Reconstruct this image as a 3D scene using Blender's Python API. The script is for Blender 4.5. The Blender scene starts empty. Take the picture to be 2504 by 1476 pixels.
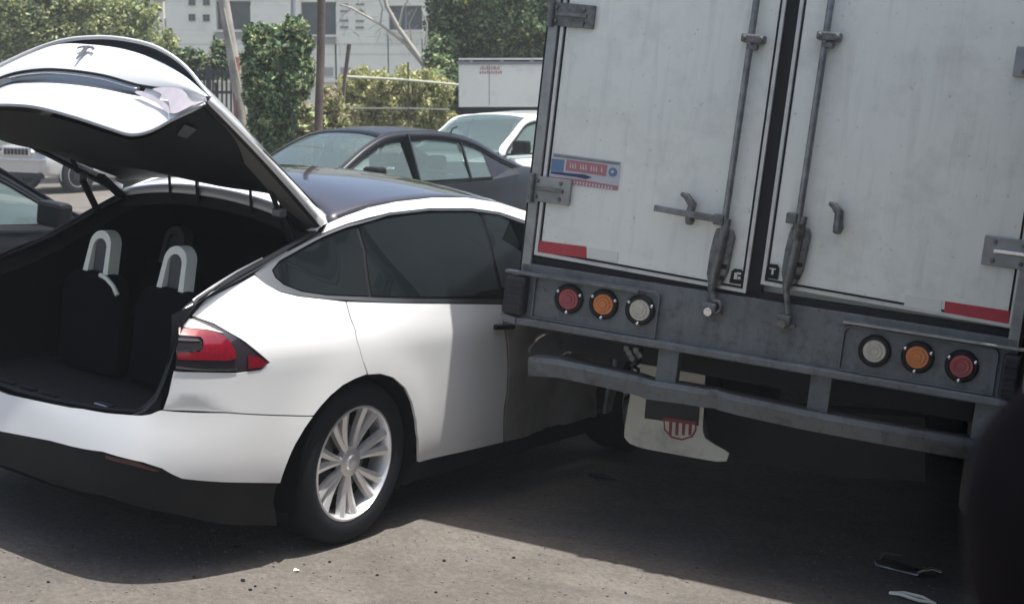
import bpy, bmesh, math, random
from math import radians, sin, cos, tan, pi, sqrt, acos
from mathutils import Vector, Matrix, geometry, noise
random.seed(7)
sc = bpy.context.scene
COL = sc.collection

# ---------------------------------------------------------------- camera
# The street in the photo falls to the right: everything standing on it is built in a level
# "street frame" and carried into the world by STREET (a tilt of 6.35 degrees).
RHO = radians(6.35); PITCH = radians(8.15); FPX = 3600.0; PCX, PCY = 1252.0, 738.0
STREET = Matrix.Rotation(RHO, 4, 'Y')
HC = 2.20
def cam_axes():
    R = Vector((1, 0, 0)); F = Vector((0, cos(PITCH), -sin(PITCH))); U = Vector((0, sin(PITCH), cos(PITCH)))
    return R * cos(RHO) + U * sin(RHO), U * cos(RHO) - R * sin(RHO), F
RS, US, FS = cam_axes()                     # street frame axes
S3 = STREET.to_3x3()
RW, UW, FW = S3 @ RS, S3 @ US, S3 @ FS      # world axes
CW = S3 @ Vector((0, 0, HC))
cam_d = bpy.data.cameras.new('camera'); cam = bpy.data.objects.new('camera', cam_d); COL.objects.link(cam)
m = Matrix((RW, UW, -FW)).transposed().to_4x4(); m.translation = CW
cam.matrix_world = m
cam_d.sensor_width = 36.0; cam_d.lens = FPX / 2504 * 36
cam_d.clip_start = 0.05; cam_d.clip_end = 600
cam_d.dof.use_dof = True; cam_d.dof.focus_distance = 8.0; cam_d.dof.aperture_fstop = 4.6
sc.camera = cam

# ---------------------------------------------------------------- light
SUN_TO = Vector((0.252, -0.012, 0.98)).normalized()       # world direction towards the sun
w = bpy.data.worlds.new('World'); sc.world = w; w.use_nodes = True
nt = w.node_tree; nt.nodes.clear()
sky = nt.nodes.new('ShaderNodeTexSky'); sky.sky_type = 'NISHITA'; sky.sun_disc = False
sky.sun_elevation = math.asin(SUN_TO.z); sky.sun_rotation = math.atan2(SUN_TO.x, SUN_TO.y)
sky.dust_density = 4.0; sky.air_density = 1.0; sky.ozone_density = 1.0
bg = nt.nodes.new('ShaderNodeBackground'); bg.inputs['Strength'].default_value = 0.13
out = nt.nodes.new('ShaderNodeOutputWorld')
nt.links.new(sky.outputs[0], bg.inputs[0]); nt.links.new(bg.outputs[0], out.inputs[0])
sd = bpy.data.lights.new('sun', 'SUN'); sd.energy = 5.0; sd.angle = radians(0.53); sd.color = (1.0, 0.975, 0.93)
so = bpy.data.objects.new('sun', sd); COL.objects.link(so)
so.rotation_euler = SUN_TO.to_track_quat('Z', 'Y').to_euler()
sc.view_settings.view_transform = 'Standard'; sc.view_settings.look = 'None'
sc.view_settings.exposure = 0.55; sc.view_settings.gamma = 1.0; sc.view_settings.use_curve_mapping = False

# ---------------------------------------------------------------- materials
def newmat(name):
    mt = bpy.data.materials.new(name); mt.use_nodes = True
    n = mt.node_tree; b = n.nodes['Principled BSDF']; return mt, n, b
def mat(name, col, rough=0.6, metal=0.0, var=0.0, vscale=4.0, bump=0.0, bscale=60.0, coat=0.0, dirt=None, dscale=3.0, damt=0.5, spec=0.5, island=0.0, sub=0.0, streak=0.0, scol=(0.1, 0.1, 0.09)):
    mt, n, b = newmat(name)
    N, L = n.nodes, n.links
    b.inputs['Roughness'].default_value = rough; b.inputs['Metallic'].default_value = metal
    b.inputs['Specular IOR Level'].default_value = spec
    if coat: b.inputs['Coat Weight'].default_value = coat; b.inputs['Coat Roughness'].default_value = 0.04
    rgb = N.new('ShaderNodeRGB'); rgb.outputs[0].default_value = (*col, 1); cur = rgb.outputs[0]
    tc = N.new('ShaderNodeTexCoord')
    if var:
        nz = N.new('ShaderNodeTexNoise'); nz.inputs['Scale'].default_value = vscale; nz.inputs['Detail'].default_value = 6; nz.inputs['Roughness'].default_value = 0.65
        L.new(tc.outputs['Object'], nz.inputs['Vector'])
        mr = N.new('ShaderNodeMapRange'); mr.inputs[1].default_value = 0.3; mr.inputs[2].default_value = 0.7
        mr.inputs[3].default_value = 1 - var; mr.inputs[4].default_value = 1 + var
        L.new(nz.outputs['Fac'], mr.inputs[0])
        mx = N.new('ShaderNodeMix'); mx.data_type = 'RGBA'; mx.blend_type = 'MULTIPLY'; mx.inputs[0].default_value = 1
        L.new(cur, mx.inputs[6]); L.new(mr.outputs[0], mx.inputs[7]); cur = mx.outputs[2]
    if dirt:
        nz = N.new('ShaderNodeTexNoise'); nz.inputs['Scale'].default_value = dscale; nz.inputs['Detail'].default_value = 8; nz.inputs['Roughness'].default_value = 0.7
        L.new(tc.outputs['Object'], nz.inputs['Vector'])
        mr = N.new('ShaderNodeMapRange'); mr.inputs[1].default_value = 0.5; mr.inputs[2].default_value = 0.75; mr.inputs[3].default_value = 0; mr.inputs[4].default_value = damt
        L.new(nz.outputs['Fac'], mr.inputs[0])
        mx = N.new('ShaderNodeMix'); mx.data_type = 'RGBA'; L.new(mr.outputs[0], mx.inputs[0]); L.new(cur, mx.inputs[6]); mx.inputs[7].default_value = (*dirt, 1); cur = mx.outputs[2]
    if streak:
        mp = N.new('ShaderNodeMapping'); mp.inputs['Scale'].default_value = (9, 9, 0.7); L.new(tc.outputs['Object'], mp.inputs[0])
        nz = N.new('ShaderNodeTexNoise'); nz.inputs['Scale'].default_value = 2.2; nz.inputs['Detail'].default_value = 7; nz.inputs['Roughness'].default_value = 0.7; L.new(mp.outputs[0], nz.inputs['Vector'])
        mr = N.new('ShaderNodeMapRange'); mr.inputs[1].default_value = 0.52; mr.inputs[2].default_value = 0.78; mr.inputs[3].default_value = 0; mr.inputs[4].default_value = streak
        L.new(nz.outputs['Fac'], mr.inputs[0]); mx = N.new('ShaderNodeMix'); mx.data_type = 'RGBA'; L.new(mr.outputs[0], mx.inputs[0]); L.new(cur, mx.inputs[6]); mx.inputs[7].default_value = (*scol, 1); cur = mx.outputs[2]
        n2 = N.new('ShaderNodeTexNoise'); n2.inputs['Scale'].default_value = 38; n2.inputs['Detail'].default_value = 3; L.new(tc.outputs['Object'], n2.inputs['Vector'])
        m2 = N.new('ShaderNodeMapRange'); m2.inputs[1].default_value = 0.68; m2.inputs[2].default_value = 0.74; m2.inputs[3].default_value = 0; m2.inputs[4].default_value = streak * 1.4
        L.new(n2.outputs['Fac'], m2.inputs[0]); mx = N.new('ShaderNodeMix'); mx.data_type = 'RGBA'; L.new(m2.outputs[0], mx.inputs[0]); L.new(cur, mx.inputs[6]); mx.inputs[7].default_value = (*scol, 1); cur = mx.outputs[2]
    if island:
        gi = N.new('ShaderNodeNewGeometry'); mr = N.new('ShaderNodeMapRange'); mr.inputs[3].default_value = 1 - island; mr.inputs[4].default_value = 1 + island
        L.new(gi.outputs['Random Per Island'], mr.inputs[0])
        mx = N.new('ShaderNodeMix'); mx.data_type = 'RGBA'; mx.blend_type = 'MULTIPLY'; mx.inputs[0].default_value = 1
        L.new(cur, mx.inputs[6]); L.new(mr.outputs[0], mx.inputs[7]); cur = mx.outputs[2]
        h = N.new('ShaderNodeHueSaturation'); mh = N.new('ShaderNodeMapRange'); mh.inputs[3].default_value = 0.47; mh.inputs[4].default_value = 0.53
        mm = N.new('ShaderNodeMath'); mm.operation = 'FRACT'; m3 = N.new('ShaderNodeMath'); m3.operation = 'MULTIPLY'; m3.inputs[1].default_value = 7.3
        L.new(gi.outputs['Random Per Island'], m3.inputs[0]); L.new(m3.outputs[0], mm.inputs[0]); L.new(mm.outputs[0], mh.inputs[0]); L.new(mh.outputs[0], h.inputs['Hue'])
        L.new(cur, h.inputs['Color']); cur = h.outputs[0]
    L.new(cur, b.inputs['Base Color'])
    if sub:
        tr = N.new('ShaderNodeBsdfTranslucent'); ms = N.new('ShaderNodeMixShader'); ms.inputs[0].default_value = sub
        L.new(cur, tr.inputs[0]); L.new(b.outputs[0], ms.inputs[1]); L.new(tr.outputs[0], ms.inputs[2]); L.new(ms.outputs[0], N['Material Output'].inputs[0])
    if bump:
        nz = N.new('ShaderNodeTexNoise'); nz.inputs['Scale'].default_value = bscale; nz.inputs['Detail'].default_value = 5
        L.new(tc.outputs['Object'], nz.inputs['Vector'])
        bp = N.new('ShaderNodeBump'); bp.inputs['Strength'].default_value = bump; bp.inputs['Distance'].default_value = 0.01
        L.new(nz.outputs['Fac'], bp.inputs['Height']); L.new(bp.outputs[0], b.inputs['Normal'])
    return mt
def glassmat(name, tint, rough=0.02, base=None, refl=1.5):
    mt, n, b = newmat(name); N, L = n.nodes, n.links; N.remove(b)
    tr = N.new('ShaderNodeBsdfTransparent'); tr.inputs[0].default_value = (*tint, 1)
    first = tr.outputs[0]
    if base:
        df = N.new('ShaderNodeBsdfDiffuse'); df.inputs[0].default_value = (*base[0], 1); m1 = N.new('ShaderNodeMixShader'); m1.inputs[0].default_value = base[1]
        L.new(tr.outputs[0], m1.inputs[1]); L.new(df.outputs[0], m1.inputs[2]); first = m1.outputs[0]
    gl = N.new('ShaderNodeBsdfGlossy'); gl.inputs['Roughness'].default_value = rough
    fr = N.new('ShaderNodeFresnel'); ge = N.new('ShaderNodeNewGeometry'); mm = N.new('ShaderNodeMath'); mm.operation = 'MULTIPLY_ADD'
    mm.inputs[1].default_value = 1 / refl - refl; mm.inputs[2].default_value = refl; L.new(ge.outputs['Backfacing'], mm.inputs[0]); L.new(mm.outputs[0], fr.inputs[0])
    ms = N.new('ShaderNodeMixShader'); L.new(fr.outputs[0], ms.inputs[0]); L.new(first, ms.inputs[1]); L.new(gl.outputs[0], ms.inputs[2])
    L.new(ms.outputs[0], N['Material Output'].inputs[0]); return mt

M = {}
M['paint'] = mat('white_paint', (0.80, 0.81, 0.80), 0.28, coat=1.0, dirt=(0.55, 0.53, 0.48), dscale=2.2, damt=0.10)
M['shade_toned'] = mat('shade_toned_panel', (0.34, 0.33, 0.32), 0.12, coat=0.8, var=0.15, vscale=3, dirt=(0.05, 0.045, 0.04), dscale=4, damt=0.5)  # white door and wing paint darkened, the truck's shade put into the colour
M['paint_dark'] = mat('dark_paint', (0.012, 0.014, 0.018), 0.3, metal=0.0, spec=0.3, coat=0.35, dirt=(0.08, 0.075, 0.07), dscale=3, damt=0.2)
M['paint_grey'] = mat('grey_paint', (0.014, 0.017, 0.022), 0.3, metal=0.0, spec=0.3, coat=0.35, dirt=(0.09, 0.085, 0.08), dscale=4, damt=0.2)
M['paint_silver'] = mat('silver_paint', (0.55, 0.55, 0.54), 0.3, metal=0.25, coat=1.0)
M['cladding'] = mat('black_cladding', (0.008, 0.010, 0.013), 0.55, spec=0.2, var=0.2, dirt=(0.03, 0.028, 0.026), dscale=5, damt=0.4)
M['liner'] = mat('wheel_liner', (0.006, 0.007, 0.008), 0.9, spec=0.1)
M['interior'] = mat('interior_trim', (0.006, 0.008, 0.011), 0.6, spec=0.25, bump=0.1, bscale=300)
M['carpet'] = mat('cargo_carpet', (0.008, 0.008, 0.009), 0.95, var=0.3, vscale=30)
M['seatblack'] = mat('black_seat_fabric', (0.006, 0.007, 0.009), 0.9, spec=0.05)
M['seatwhite'] = mat('white_seat_vinyl', (0.93, 0.91, 0.76), 0.45)
M['seatgrey'] = mat('grey_seat_fabric', (0.10, 0.10, 0.10), 0.8)
M['chrome'] = mat('chrome', (0.75, 0.76, 0.78), 0.12, metal=1.0)
M['satin'] = mat('satin_trim', (0.42, 0.43, 0.44), 0.3, metal=1.0)
M['alloy'] = mat('alloy', (0.80, 0.80, 0.80), 0.3, metal=0.65, var=0.06, vscale=20)
M['alloy_dark'] = mat('dark_alloy', (0.16, 0.16, 0.165), 0.45, metal=0.7)  # darker alloy for brake discs, emblem and small fittings
M['rubber'] = mat('tyre_rubber', (0.009, 0.011, 0.015), 0.7, spec=0.25, dirt=(0.025, 0.024, 0.024), dscale=9, damt=0.35, bump=0.15, bscale=120)
M['gasket'] = mat('rubber_seal', (0.010, 0.011, 0.013), 0.5, spec=0.25)
M['glass_dark'] = glassmat('tinted_glass', (0.05, 0.06, 0.065), 0.02, base=((0.030, 0.042, 0.046), 0.25), refl=1.5)
M['roof_glass'] = mat('roof_glass', (0.030, 0.028, 0.036), 0.12, coat=1.0, spec=1.0)
M['glass'] = glassmat('window_glass', (0.55, 0.66, 0.63), 0.05, base=((0.20, 0.27, 0.27), 0.35), refl=1.42)
M['red_lens'] = mat('red_lens', (0.21, 0.008, 0.02), 0.12, coat=1.0, var=0.25, vscale=60)
M['dark_lens'] = mat('smoked_lens', (0.035, 0.028, 0.034), 0.1, coat=1.0)
M['clear_lens'] = mat('clear_lens', (0.20, 0.21, 0.22), 0.12, coat=1.0, metal=0.3)
M['asphalt_dark'] = mat('dark', (0.02, 0.02, 0.02), 0.9)
# truck
M['t_white'] = mat('weathered_white_door', (0.78, 0.80, 0.72), 0.42, var=0.05, vscale=1.3, dirt=(0.38, 0.37, 0.33), dscale=3.4, damt=0.40, streak=0.24, scol=(0.25, 0.24, 0.21))
M['t_frame'] = mat('grey_steel_frame', (0.135, 0.152, 0.155), 0.5, var=0.22, vscale=5, dirt=(0.045, 0.036, 0.032), dscale=17, damt=0.8, streak=0.5, scol=(0.03, 0.028, 0.03), bump=0.08, bscale=25)
M['t_post'] = mat('worn_alloy_post', (0.30, 0.31, 0.30), 0.45, metal=0.5, var=0.2, vscale=8, dirt=(0.10, 0.10, 0.09), dscale=7, damt=0.5)
M['t_rod'] = mat('galvanised_rod', (0.24, 0.25, 0.25), 0.42, metal=0.6, var=0.3, vscale=12, dirt=(0.07, 0.065, 0.06), dscale=14, damt=0.7)
M['t_hw'] = mat('oily_hardware', (0.17, 0.172, 0.165), 0.5, metal=0.6, var=0.4, vscale=25, dirt=(0.02, 0.018, 0.015), dscale=18, damt=0.8)
M['t_trim'] = mat('door_edge_trim', (0.60, 0.60, 0.56), 0.4, metal=0.2, dirt=(0.2, 0.2, 0.18), dscale=10, damt=0.5)
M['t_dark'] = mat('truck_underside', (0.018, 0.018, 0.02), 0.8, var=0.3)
M['tape_red'] = mat('red_reflective_tape', (0.42, 0.035, 0.05), 0.35, var=0.15, vscale=40)
M['tape_white'] = mat('white_reflective_tape', (0.68, 0.70, 0.64), 0.35)
M['lens_red'] = mat('red_marker_lens', (0.30, 0.035, 0.05), 0.25, coat=0.6, var=0.25, vscale=30)
M['lens_amber'] = mat('amber_marker_lens', (0.55, 0.16, 0.03), 0.25, coat=0.6, var=0.2, vscale=30)
M['lens_white'] = mat('white_marker_lens', (0.50, 0.47, 0.38), 0.25, coat=0.6, var=0.2, vscale=30)
M['black_rubber'] = mat('black_rubber', (0.015, 0.015, 0.018), 0.6, var=0.4, vscale=20)
M['flap'] = mat('dirty_white_flap', (0.60, 0.59, 0.50), 0.6, var=0.1, dirt=(0.16, 0.15, 0.12), dscale=6, damt=0.6)
M['flap_dark'] = mat('dark_flap', (0.035, 0.04, 0.042), 0.8, var=0.2)
M['sticker'] = mat('sticker_paper', (0.50, 0.52, 0.54), 0.4)
M['sticker_red'] = mat('sticker_red_print', (0.42, 0.16, 0.17), 0.5)
M['sticker_blue'] = mat('sticker_blue_print', (0.12, 0.20, 0.32), 0.5)
M['sticker_navy'] = mat('sticker_navy_print', (0.03, 0.04, 0.12), 0.5)
# setting
M['wall'] = mat('white_block_wall', (0.84, 0.85, 0.75), 0.85, var=0.06, vscale=0.5, dirt=(0.5, 0.5, 0.47), dscale=1.5, damt=0.4)
M['wall_cream'] = mat('cream_wall', (0.80, 0.79, 0.72), 0.85)
M['pane'] = mat('window_pane', (0.10, 0.12, 0.13), 0.12, spec=0.8, var=0.4, vscale=1.2)
M['wframe'] = mat('window_frame', (0.30, 0.32, 0.33), 0.5)
M['sill'] = mat('window_sill', (0.36, 0.37, 0.36), 0.8)
M['vent'] = mat('vent_block', (0.25, 0.26, 0.26), 0.8)
M['wood'] = mat('weathered_pole_wood', (0.36, 0.33, 0.30), 0.9, var=0.35, vscale=3, bump=0.5, bscale=20)
M['wood_red'] = mat('faded_red_paint', (0.32, 0.16, 0.14), 0.85, var=0.3, vscale=5)
M['wood_brown'] = mat('brown_pole_wood', (0.115, 0.085, 0.07), 0.9, var=0.35, vscale=4, bump=0.5, bscale=20)
M['fence'] = mat('pale_painted_rail', (0.48, 0.49, 0.38), 0.6, dirt=(0.2, 0.14, 0.1), dscale=6, damt=0.5)
M['fence_dark'] = mat('black_fence_bar', (0.03, 0.035, 0.04), 0.6)
M['leaf_olive'] = mat('olive_leaf', (0.38, 0.42, 0.19), 0.5, island=0.55, sub=0.3)
M['leaf_green'] = mat('green_leaf', (0.21, 0.30, 0.13), 0.45, island=0.6, sub=0.3)
M['leaf_dark'] = mat('deep_green_leaf', (0.07, 0.12, 0.065), 0.45, island=0.6, sub=0.25)
M['leaf_dry'] = mat('dry_yellow_leaf', (0.52, 0.53, 0.24), 0.7, island=0.5, sub=0.25)
M['leaf_brown'] = mat('dry_brown_leaf', (0.32, 0.27, 0.17), 0.8, island=0.5, sub=0.2)
M['bark'] = mat('bark', (0.12, 0.10, 0.08), 0.9, bump=0.4, bscale=15)
M['bark_pale'] = mat('pale_bark', (0.40, 0.38, 0.33), 0.9)
M['hair'] = mat('dark_hair', (0.012, 0.009, 0.010), 0.9, spec=0.1)
M['skin'] = mat('shadowed_skin', (0.10, 0.05, 0.035), 0.6)
M['shirt'] = mat('black_shirt', (0.008, 0.007, 0.009), 0.9)
M['box_white'] = mat('painted_box', (0.86, 0.87, 0.79), 0.5, var=0.06, vscale=1, dirt=(0.3, 0.3, 0.28), dscale=2, damt=0.4)
M['stone'] = mat('pebble', (0.14, 0.12, 0.10), 0.9, island=0.6)
M['red_text'] = mat('faded_red_lettering', (0.45, 0.22, 0.20), 0.6)

def asphalt():
    mt, n, b = newmat('street_asphalt'); N, L = n.nodes, n.links
    tc = N.new('ShaderNodeTexCoord')
    def nz(scale, det=6, ro=0.6, vec=None):
        t = N.new('ShaderNodeTexNoise'); t.inputs['Scale'].default_value = scale; t.inputs['Detail'].default_value = det; t.inputs['Roughness'].default_value = ro
        L.new(vec or tc.outputs['Object'], t.inputs['Vector']); return t.outputs['Fac']
    def ramp(src, a, bb, c0, c1):
        r = N.new('ShaderNodeMapRange'); r.inputs[1].default_value = a; r.inputs[2].default_value = bb; r.inputs[3].default_value = c0; r.inputs[4].default_value = c1
        L.new(src, r.inputs[0]); return r.outputs[0]
    c = N.new('ShaderNodeMix'); c.data_type = 'RGBA'; c.inputs[6].default_value = (0.098, 0.087, 0.075, 1); c.inputs[7].default_value = (0.158, 0.143, 0.124, 1)
    L.new(ramp(nz(0.9, 8, 0.7), 0.35, 0.65, 0, 1), c.inputs[0])
    f = N.new('ShaderNodeMix'); f.data_type = 'RGBA'; f.blend_type = 'MULTIPLY'; f.inputs[0].default_value = 1
    L.new(c.outputs[2], f.inputs[6]); L.new(ramp(nz(34, 9, 0.9), 0.34, 0.66, 0.5, 1.5), f.inputs[7])
    # stretched tyre marks
    mp = N.new('ShaderNodeMapping'); mp.inputs['Rotation'].default_value = (0, 0, radians(-52)); mp.inputs['Scale'].default_value = (0.35, 3.0, 1)
    L.new(tc.outputs['Object'], mp.inputs[0])
    s = N.new('ShaderNodeMix'); s.data_type = 'RGBA'; s.inputs[7].default_value = (0.065, 0.06, 0.055, 1)
    L.new(ramp(nz(1.6, 5, 0.6, mp.outputs[0]), 0.58, 0.74, 0, 0.45), s.inputs[0]); L.new(f.outputs[2], s.inputs[6])
    # small dark spots of oil and gum
    vo = N.new('ShaderNodeTexVoronoi'); vo.inputs['Scale'].default_value = 5.5; vo.inputs['Randomness'].default_value = 1
    wv = N.new('ShaderNodeVectorMath'); wv.operation = 'ADD'; nzv = N.new('ShaderNodeTexNoise'); nzv.inputs['Scale'].default_value = 30
    L.new(tc.outputs['Object'], nzv.inputs['Vector']); sc_ = N.new('ShaderNodeVectorMath'); sc_.operation = 'SCALE'; sc_.inputs['Scale'].default_value = 0.05
    L.new(nzv.outputs['Color'], sc_.inputs[0]); L.new(tc.outputs['Object'], wv.inputs[0]); L.new(sc_.outputs[0], wv.inputs[1]); L.new(wv.outputs[0], vo.inputs['Vector'])
    d = N.new('ShaderNodeMath'); d.operation = 'LESS_THAN'
    sep = N.new('ShaderNodeSeparateColor'); L.new(vo.outputs['Color'], sep.inputs[0])
    thr = ramp(sep.outputs[0], 0.45, 1.0, 0.0, 0.10); L.new(vo.outputs['Distance'], d.inputs[0]); L.new(thr, d.inputs[1])
    dm = N.new('ShaderNodeMath'); dm.operation = 'MULTIPLY'; dm.inputs[1].default_value = 0.75; L.new(d.outputs[0], dm.inputs[0])
    e = N.new('ShaderNodeMix'); e.data_type = 'RGBA'; e.inputs[7].default_value = (0.035, 0.03, 0.027, 1); L.new(dm.outputs[0], e.inputs[0]); L.new(s.outputs[2], e.inputs[6])
    L.new(e.outputs[2], b.inputs['Base Color']); b.inputs['Roughness'].default_value = 0.9
    bp = N.new('ShaderNodeBump'); bp.inputs['Strength'].default_value = 0.9; bp.inputs['Distance'].default_value = 0.008
    L.new(nz(70, 8, 0.75), bp.inputs['Height']); L.new(bp.outputs[0], b.inputs['Normal']); return mt
M['asphalt'] = asphalt()
M['dirt'] = mat('dry_ground', (0.25, 0.22, 0.17), 0.95, var=0.3, vscale=1.5, bump=0.5, bscale=12)

# ---------------------------------------------------------------- mesh helpers
def V(*a): return Vector(a)
def tag(o, label=None, cat=None, group=None, kind=None):
    if label: o['label'] = label
    if cat: o['category'] = cat
    if group: o['group'] = group
    if kind: o['kind'] = kind
    return o
def mesh(name, verts, faces, mt, smooth=None):
    me = bpy.data.meshes.new(name); me.from_pydata([tuple(v) for v in verts], [], faces)
    bm = bmesh.new(); bm.from_mesh(me); bmesh.ops.remove_doubles(bm, verts=bm.verts, dist=1e-5)
    bm.to_mesh(me); bm.free()
    if mt: me.materials.append(mt)
    if smooth is not None:
        for p in me.polygons: p.use_smooth = True
        if smooth < 179: me.set_sharp_from_angle(angle=radians(smooth))
    return me
def obj(name, verts, faces, mt, parent=None, smooth=None, bevel=0, mw=None, solid=0):
    o = bpy.data.objects.new(name, mesh(name, verts, faces, mt, smooth)); COL.objects.link(o)
    if parent: o.parent = parent
    if mw is not None: o.matrix_world = mw
    if solid:
        s = o.modifiers.new('solid', 'SOLIDIFY'); s.thickness = solid; s.offset = -1
    if bevel:
        b = o.modifiers.new('bevel', 'BEVEL'); b.width = bevel; b.segments = 2; b.limit_method = 'ANGLE'; b.angle_limit = radians(40)
    return o
def thing(name, label, cat, mw, group=None):
    o = bpy.data.objects.new(name, None); COL.objects.link(o); o.matrix_world = mw
    o.empty_display_size = 0.2
    return tag(o, label, cat, group)
def copy_tree(o, parent=None):
    c = o.copy(); COL.objects.link(c); c.parent = parent
    for ch in list(o.children): copy_tree(ch, c)
    return c
class MB:
    def __init__(s): s.v = []; s.f = []
    def add(s, vs, fs):
        b = len(s.v); s.v += [Vector(v) for v in vs]; s.f += [[i + b for i in f] for f in fs]; return s
    def box(s, c, d, rot=None, taper=1.0):
        c = Vector(c); vs = []
        for z in (-.5, .5):
            k = taper if z > 0 else 1
            for x, y in ((-.5, -.5), (.5, -.5), (.5, .5), (-.5, .5)):
                p = Vector((x * d[0] * k, y * d[1] * k, z * d[2]))
                if rot is not None: p = rot @ p
                vs.append(c + p)
        return s.add(vs, [(3, 2, 1, 0), (4, 5, 6, 7), (0, 1, 5, 4), (1, 2, 6, 5), (2, 3, 7, 6), (3, 0, 4, 7)])
    def bar(s, a, b, w, h, up=Vector((0, 0, 1))):
        a, b = Vector(a), Vector(b); d = (b - a); L = d.length; d.normalize()
        x = d.cross(up)
        if x.length < 1e-4: x = d.cross(Vector((0, 1, 0)))
        x.normalize(); y = x.cross(d).normalized()
        r = Matrix((x, d, y)).transposed()
        return s.box((a + b) / 2, (w, L, h), r)
    def tube(s, pts, r, n=10, cap=True, closed=False):
        pts = [Vector(p) for p in pts]; m = len(pts); base = len(s.v)
        rs = r if isinstance(r, (list, tuple)) else [r] * m
        prev = None
        for i, p in enumerate(pts):
            if closed: t = (pts[(i + 1) % m] - pts[i - 1])
            else: t = pts[min(i + 1, m - 1)] - pts[max(i - 1, 0)]
            t.normalize()
            if prev is None:
                u = t.cross(Vector((0, 0, 1)));
                if u.length < 1e-3: u = t.cross(Vector((0, 1, 0)))
            else: u = prev - t * prev.dot(t)
            u.normalize(); prev = u; v = t.cross(u)
            for k in range(n):
                a = 2 * pi * k / n; s.v.append(p + (u * cos(a) + v * sin(a)) * rs[i])
        for i in range(m if closed else m - 1):
            j = (i + 1) % m
            for k in range(n):
                s.f.append([base + i * n + k, base + i * n + (k + 1) % n, base + j * n + (k + 1) % n, base + j * n + k])
        if cap and not closed:
            s.f.append([base + k for k in range(n)][::-1]); s.f.append([base + (m - 1) * n + k for k in range(n)])
        return s
    def lathe(s, prof, o, ax, n=32, a0=0, a1=2 * pi):
        o = Vector(o); ax = Vector(ax).normalized(); u = ax.cross(Vector((0, 0, 1)))
        if u.length < 1e-3: u = ax.cross(Vector((0, 1, 0)))
        u.normalize(); v = ax.cross(u); base = len(s.v); full = abs(a1 - a0 - 2 * pi) < 1e-6
        m = n if full else n + 1
        for i in range(m):
            a = a0 + (a1 - a0) * i / n
            for r, h in prof: s.v.append(o + ax * h + (u * cos(a) + v * sin(a)) * r)
        k = len(prof)
        for i in range(n):
            j = (i + 1) % m
            for q in range(k - 1): s.f.append([base + i * k + q, base + j * k + q, base + j * k + q + 1, base + i * k + q + 1])
        return s
    def prism(s, poly, ex):
        n = len(poly); poly = [Vector(p) for p in poly]; ex = Vector(ex)
        return s.add(poly + [p + ex for p in poly], [list(range(n))[::-1], [n + i for i in range(n)]] + [[i, (i + 1) % n, n + (i + 1) % n, n + i] for i in range(n)])
    def grid(s, rows):
        n = len(rows[0]); vs = [p for r in rows for p in r]
        return s.add(vs, [[i * n + j, i * n + j + 1, (i + 1) * n + j + 1, (i + 1) * n + j] for i in range(len(rows) - 1) for j in range(n - 1)])
    def obj(s, name, mt, parent=None, **k): return obj(name, s.v, s.f, mt, parent, **k)
def interp(tab, x):
    if x <= tab[0][0]: return tab[0][1]
    for (a, va), (b, vb) in zip(tab, tab[1:]):
        if x <= b:
            t = (x - a) / (b - a); return va + (vb - va) * t
    return tab[-1][1]
def sinterp(tab, x):                       # smooth (Catmull-Rom) table lookup
    n = len(tab)
    if x <= tab[0][0]: return tab[0][1]
    if x >= tab[-1][0]: return tab[-1][1]
    for i in range(n - 1):
        if x <= tab[i + 1][0]: break
    x0, x1 = tab[i][0], tab[i + 1][0]; y0, y1 = tab[i][1], tab[i + 1][1]
    def sl(k):
        if k == 0: return (tab[1][1] - tab[0][1]) / (tab[1][0] - tab[0][0])
        if k == n - 1: return (tab[-1][1] - tab[-2][1]) / (tab[-1][0] - tab[-2][0])
        return (tab[k + 1][1] - tab[k - 1][1]) / (tab[k + 1][0] - tab[k - 1][0])
    h = x1 - x0; t = (x - x0) / h; m0, m1 = sl(i) * h, sl(i + 1) * h
    return (2*t**3-3*t*t+1)*y0 + (t**3-2*t*t+t)*m0 + (-2*t**3+3*t*t)*y1 + (t**3-t*t)*m1
def spline(pts, step, closed=False):
    """Catmull-Rom through 2D points, resampled about every step units."""
    P = [Vector(p) for p in pts]; n = len(P); out = []
    rng = range(n) if closed else range(n - 1)
    for i in rng:
        p1, p2 = P[i], P[(i + 1) % n]
        p0 = P[i - 1] if (closed or i > 0) else p1; p3 = P[(i + 2) % n] if (closed or i + 2 < n) else p2
        k = max(1, int((p2 - p1).length / step))
        for j in range(k):
            t = j / k
            out.append(0.5 * ((2 * p1) + (p2 - p0) * t + (2*p0 - 5*p1 + 4*p2 - p3) * t*t + (3*p1 - p0 - 3*p2 + p3) * t**3))
    if not closed: out.append(P[-1])
    return out
def pip(x, y, poly):
    c = False; n = len(poly); j = n - 1
    for i in range(n):
        xi, yi = poly[i]; xj, yj = poly[j]
        if (yi > y) != (yj > y) and x < (xj - xi) * (y - yi) / (yj - yi) + xi: c = not c
        j = i
    return c
def fill2d(poly, grid):
    """triangulate polygon with interior grid points; returns 2D verts, faces, boundary count"""
    pts = [Vector(p) for p in poly]; n = len(pts)
    xs = [p[0] for p in pts]; ys = [p[1] for p in pts]
    ins = []
    x = min(xs) + grid / 2
    while x < max(xs):
        y = min(ys) + grid / 2
        while y < max(ys):
            if pip(x, y, poly) and min((p[0] - x)**2 + (p[1] - y)**2 for p in pts) > (grid * 0.35)**2: ins.append(Vector((x, y)))
            y += grid
        x += grid
    r = geometry.delaunay_2d_cdt(pts + ins, [], [list(range(n))], 1, 1e-6)
    return r[0], r[2]
def px_ray_world(x, y): return (x - PCX) / FPX * RW + FW - (y - PCY) / FPX * UW
def px_ray_street(x, y): return (x - PCX) / FPX * RS + FS - (y - PCY) / FPX * US
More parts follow.
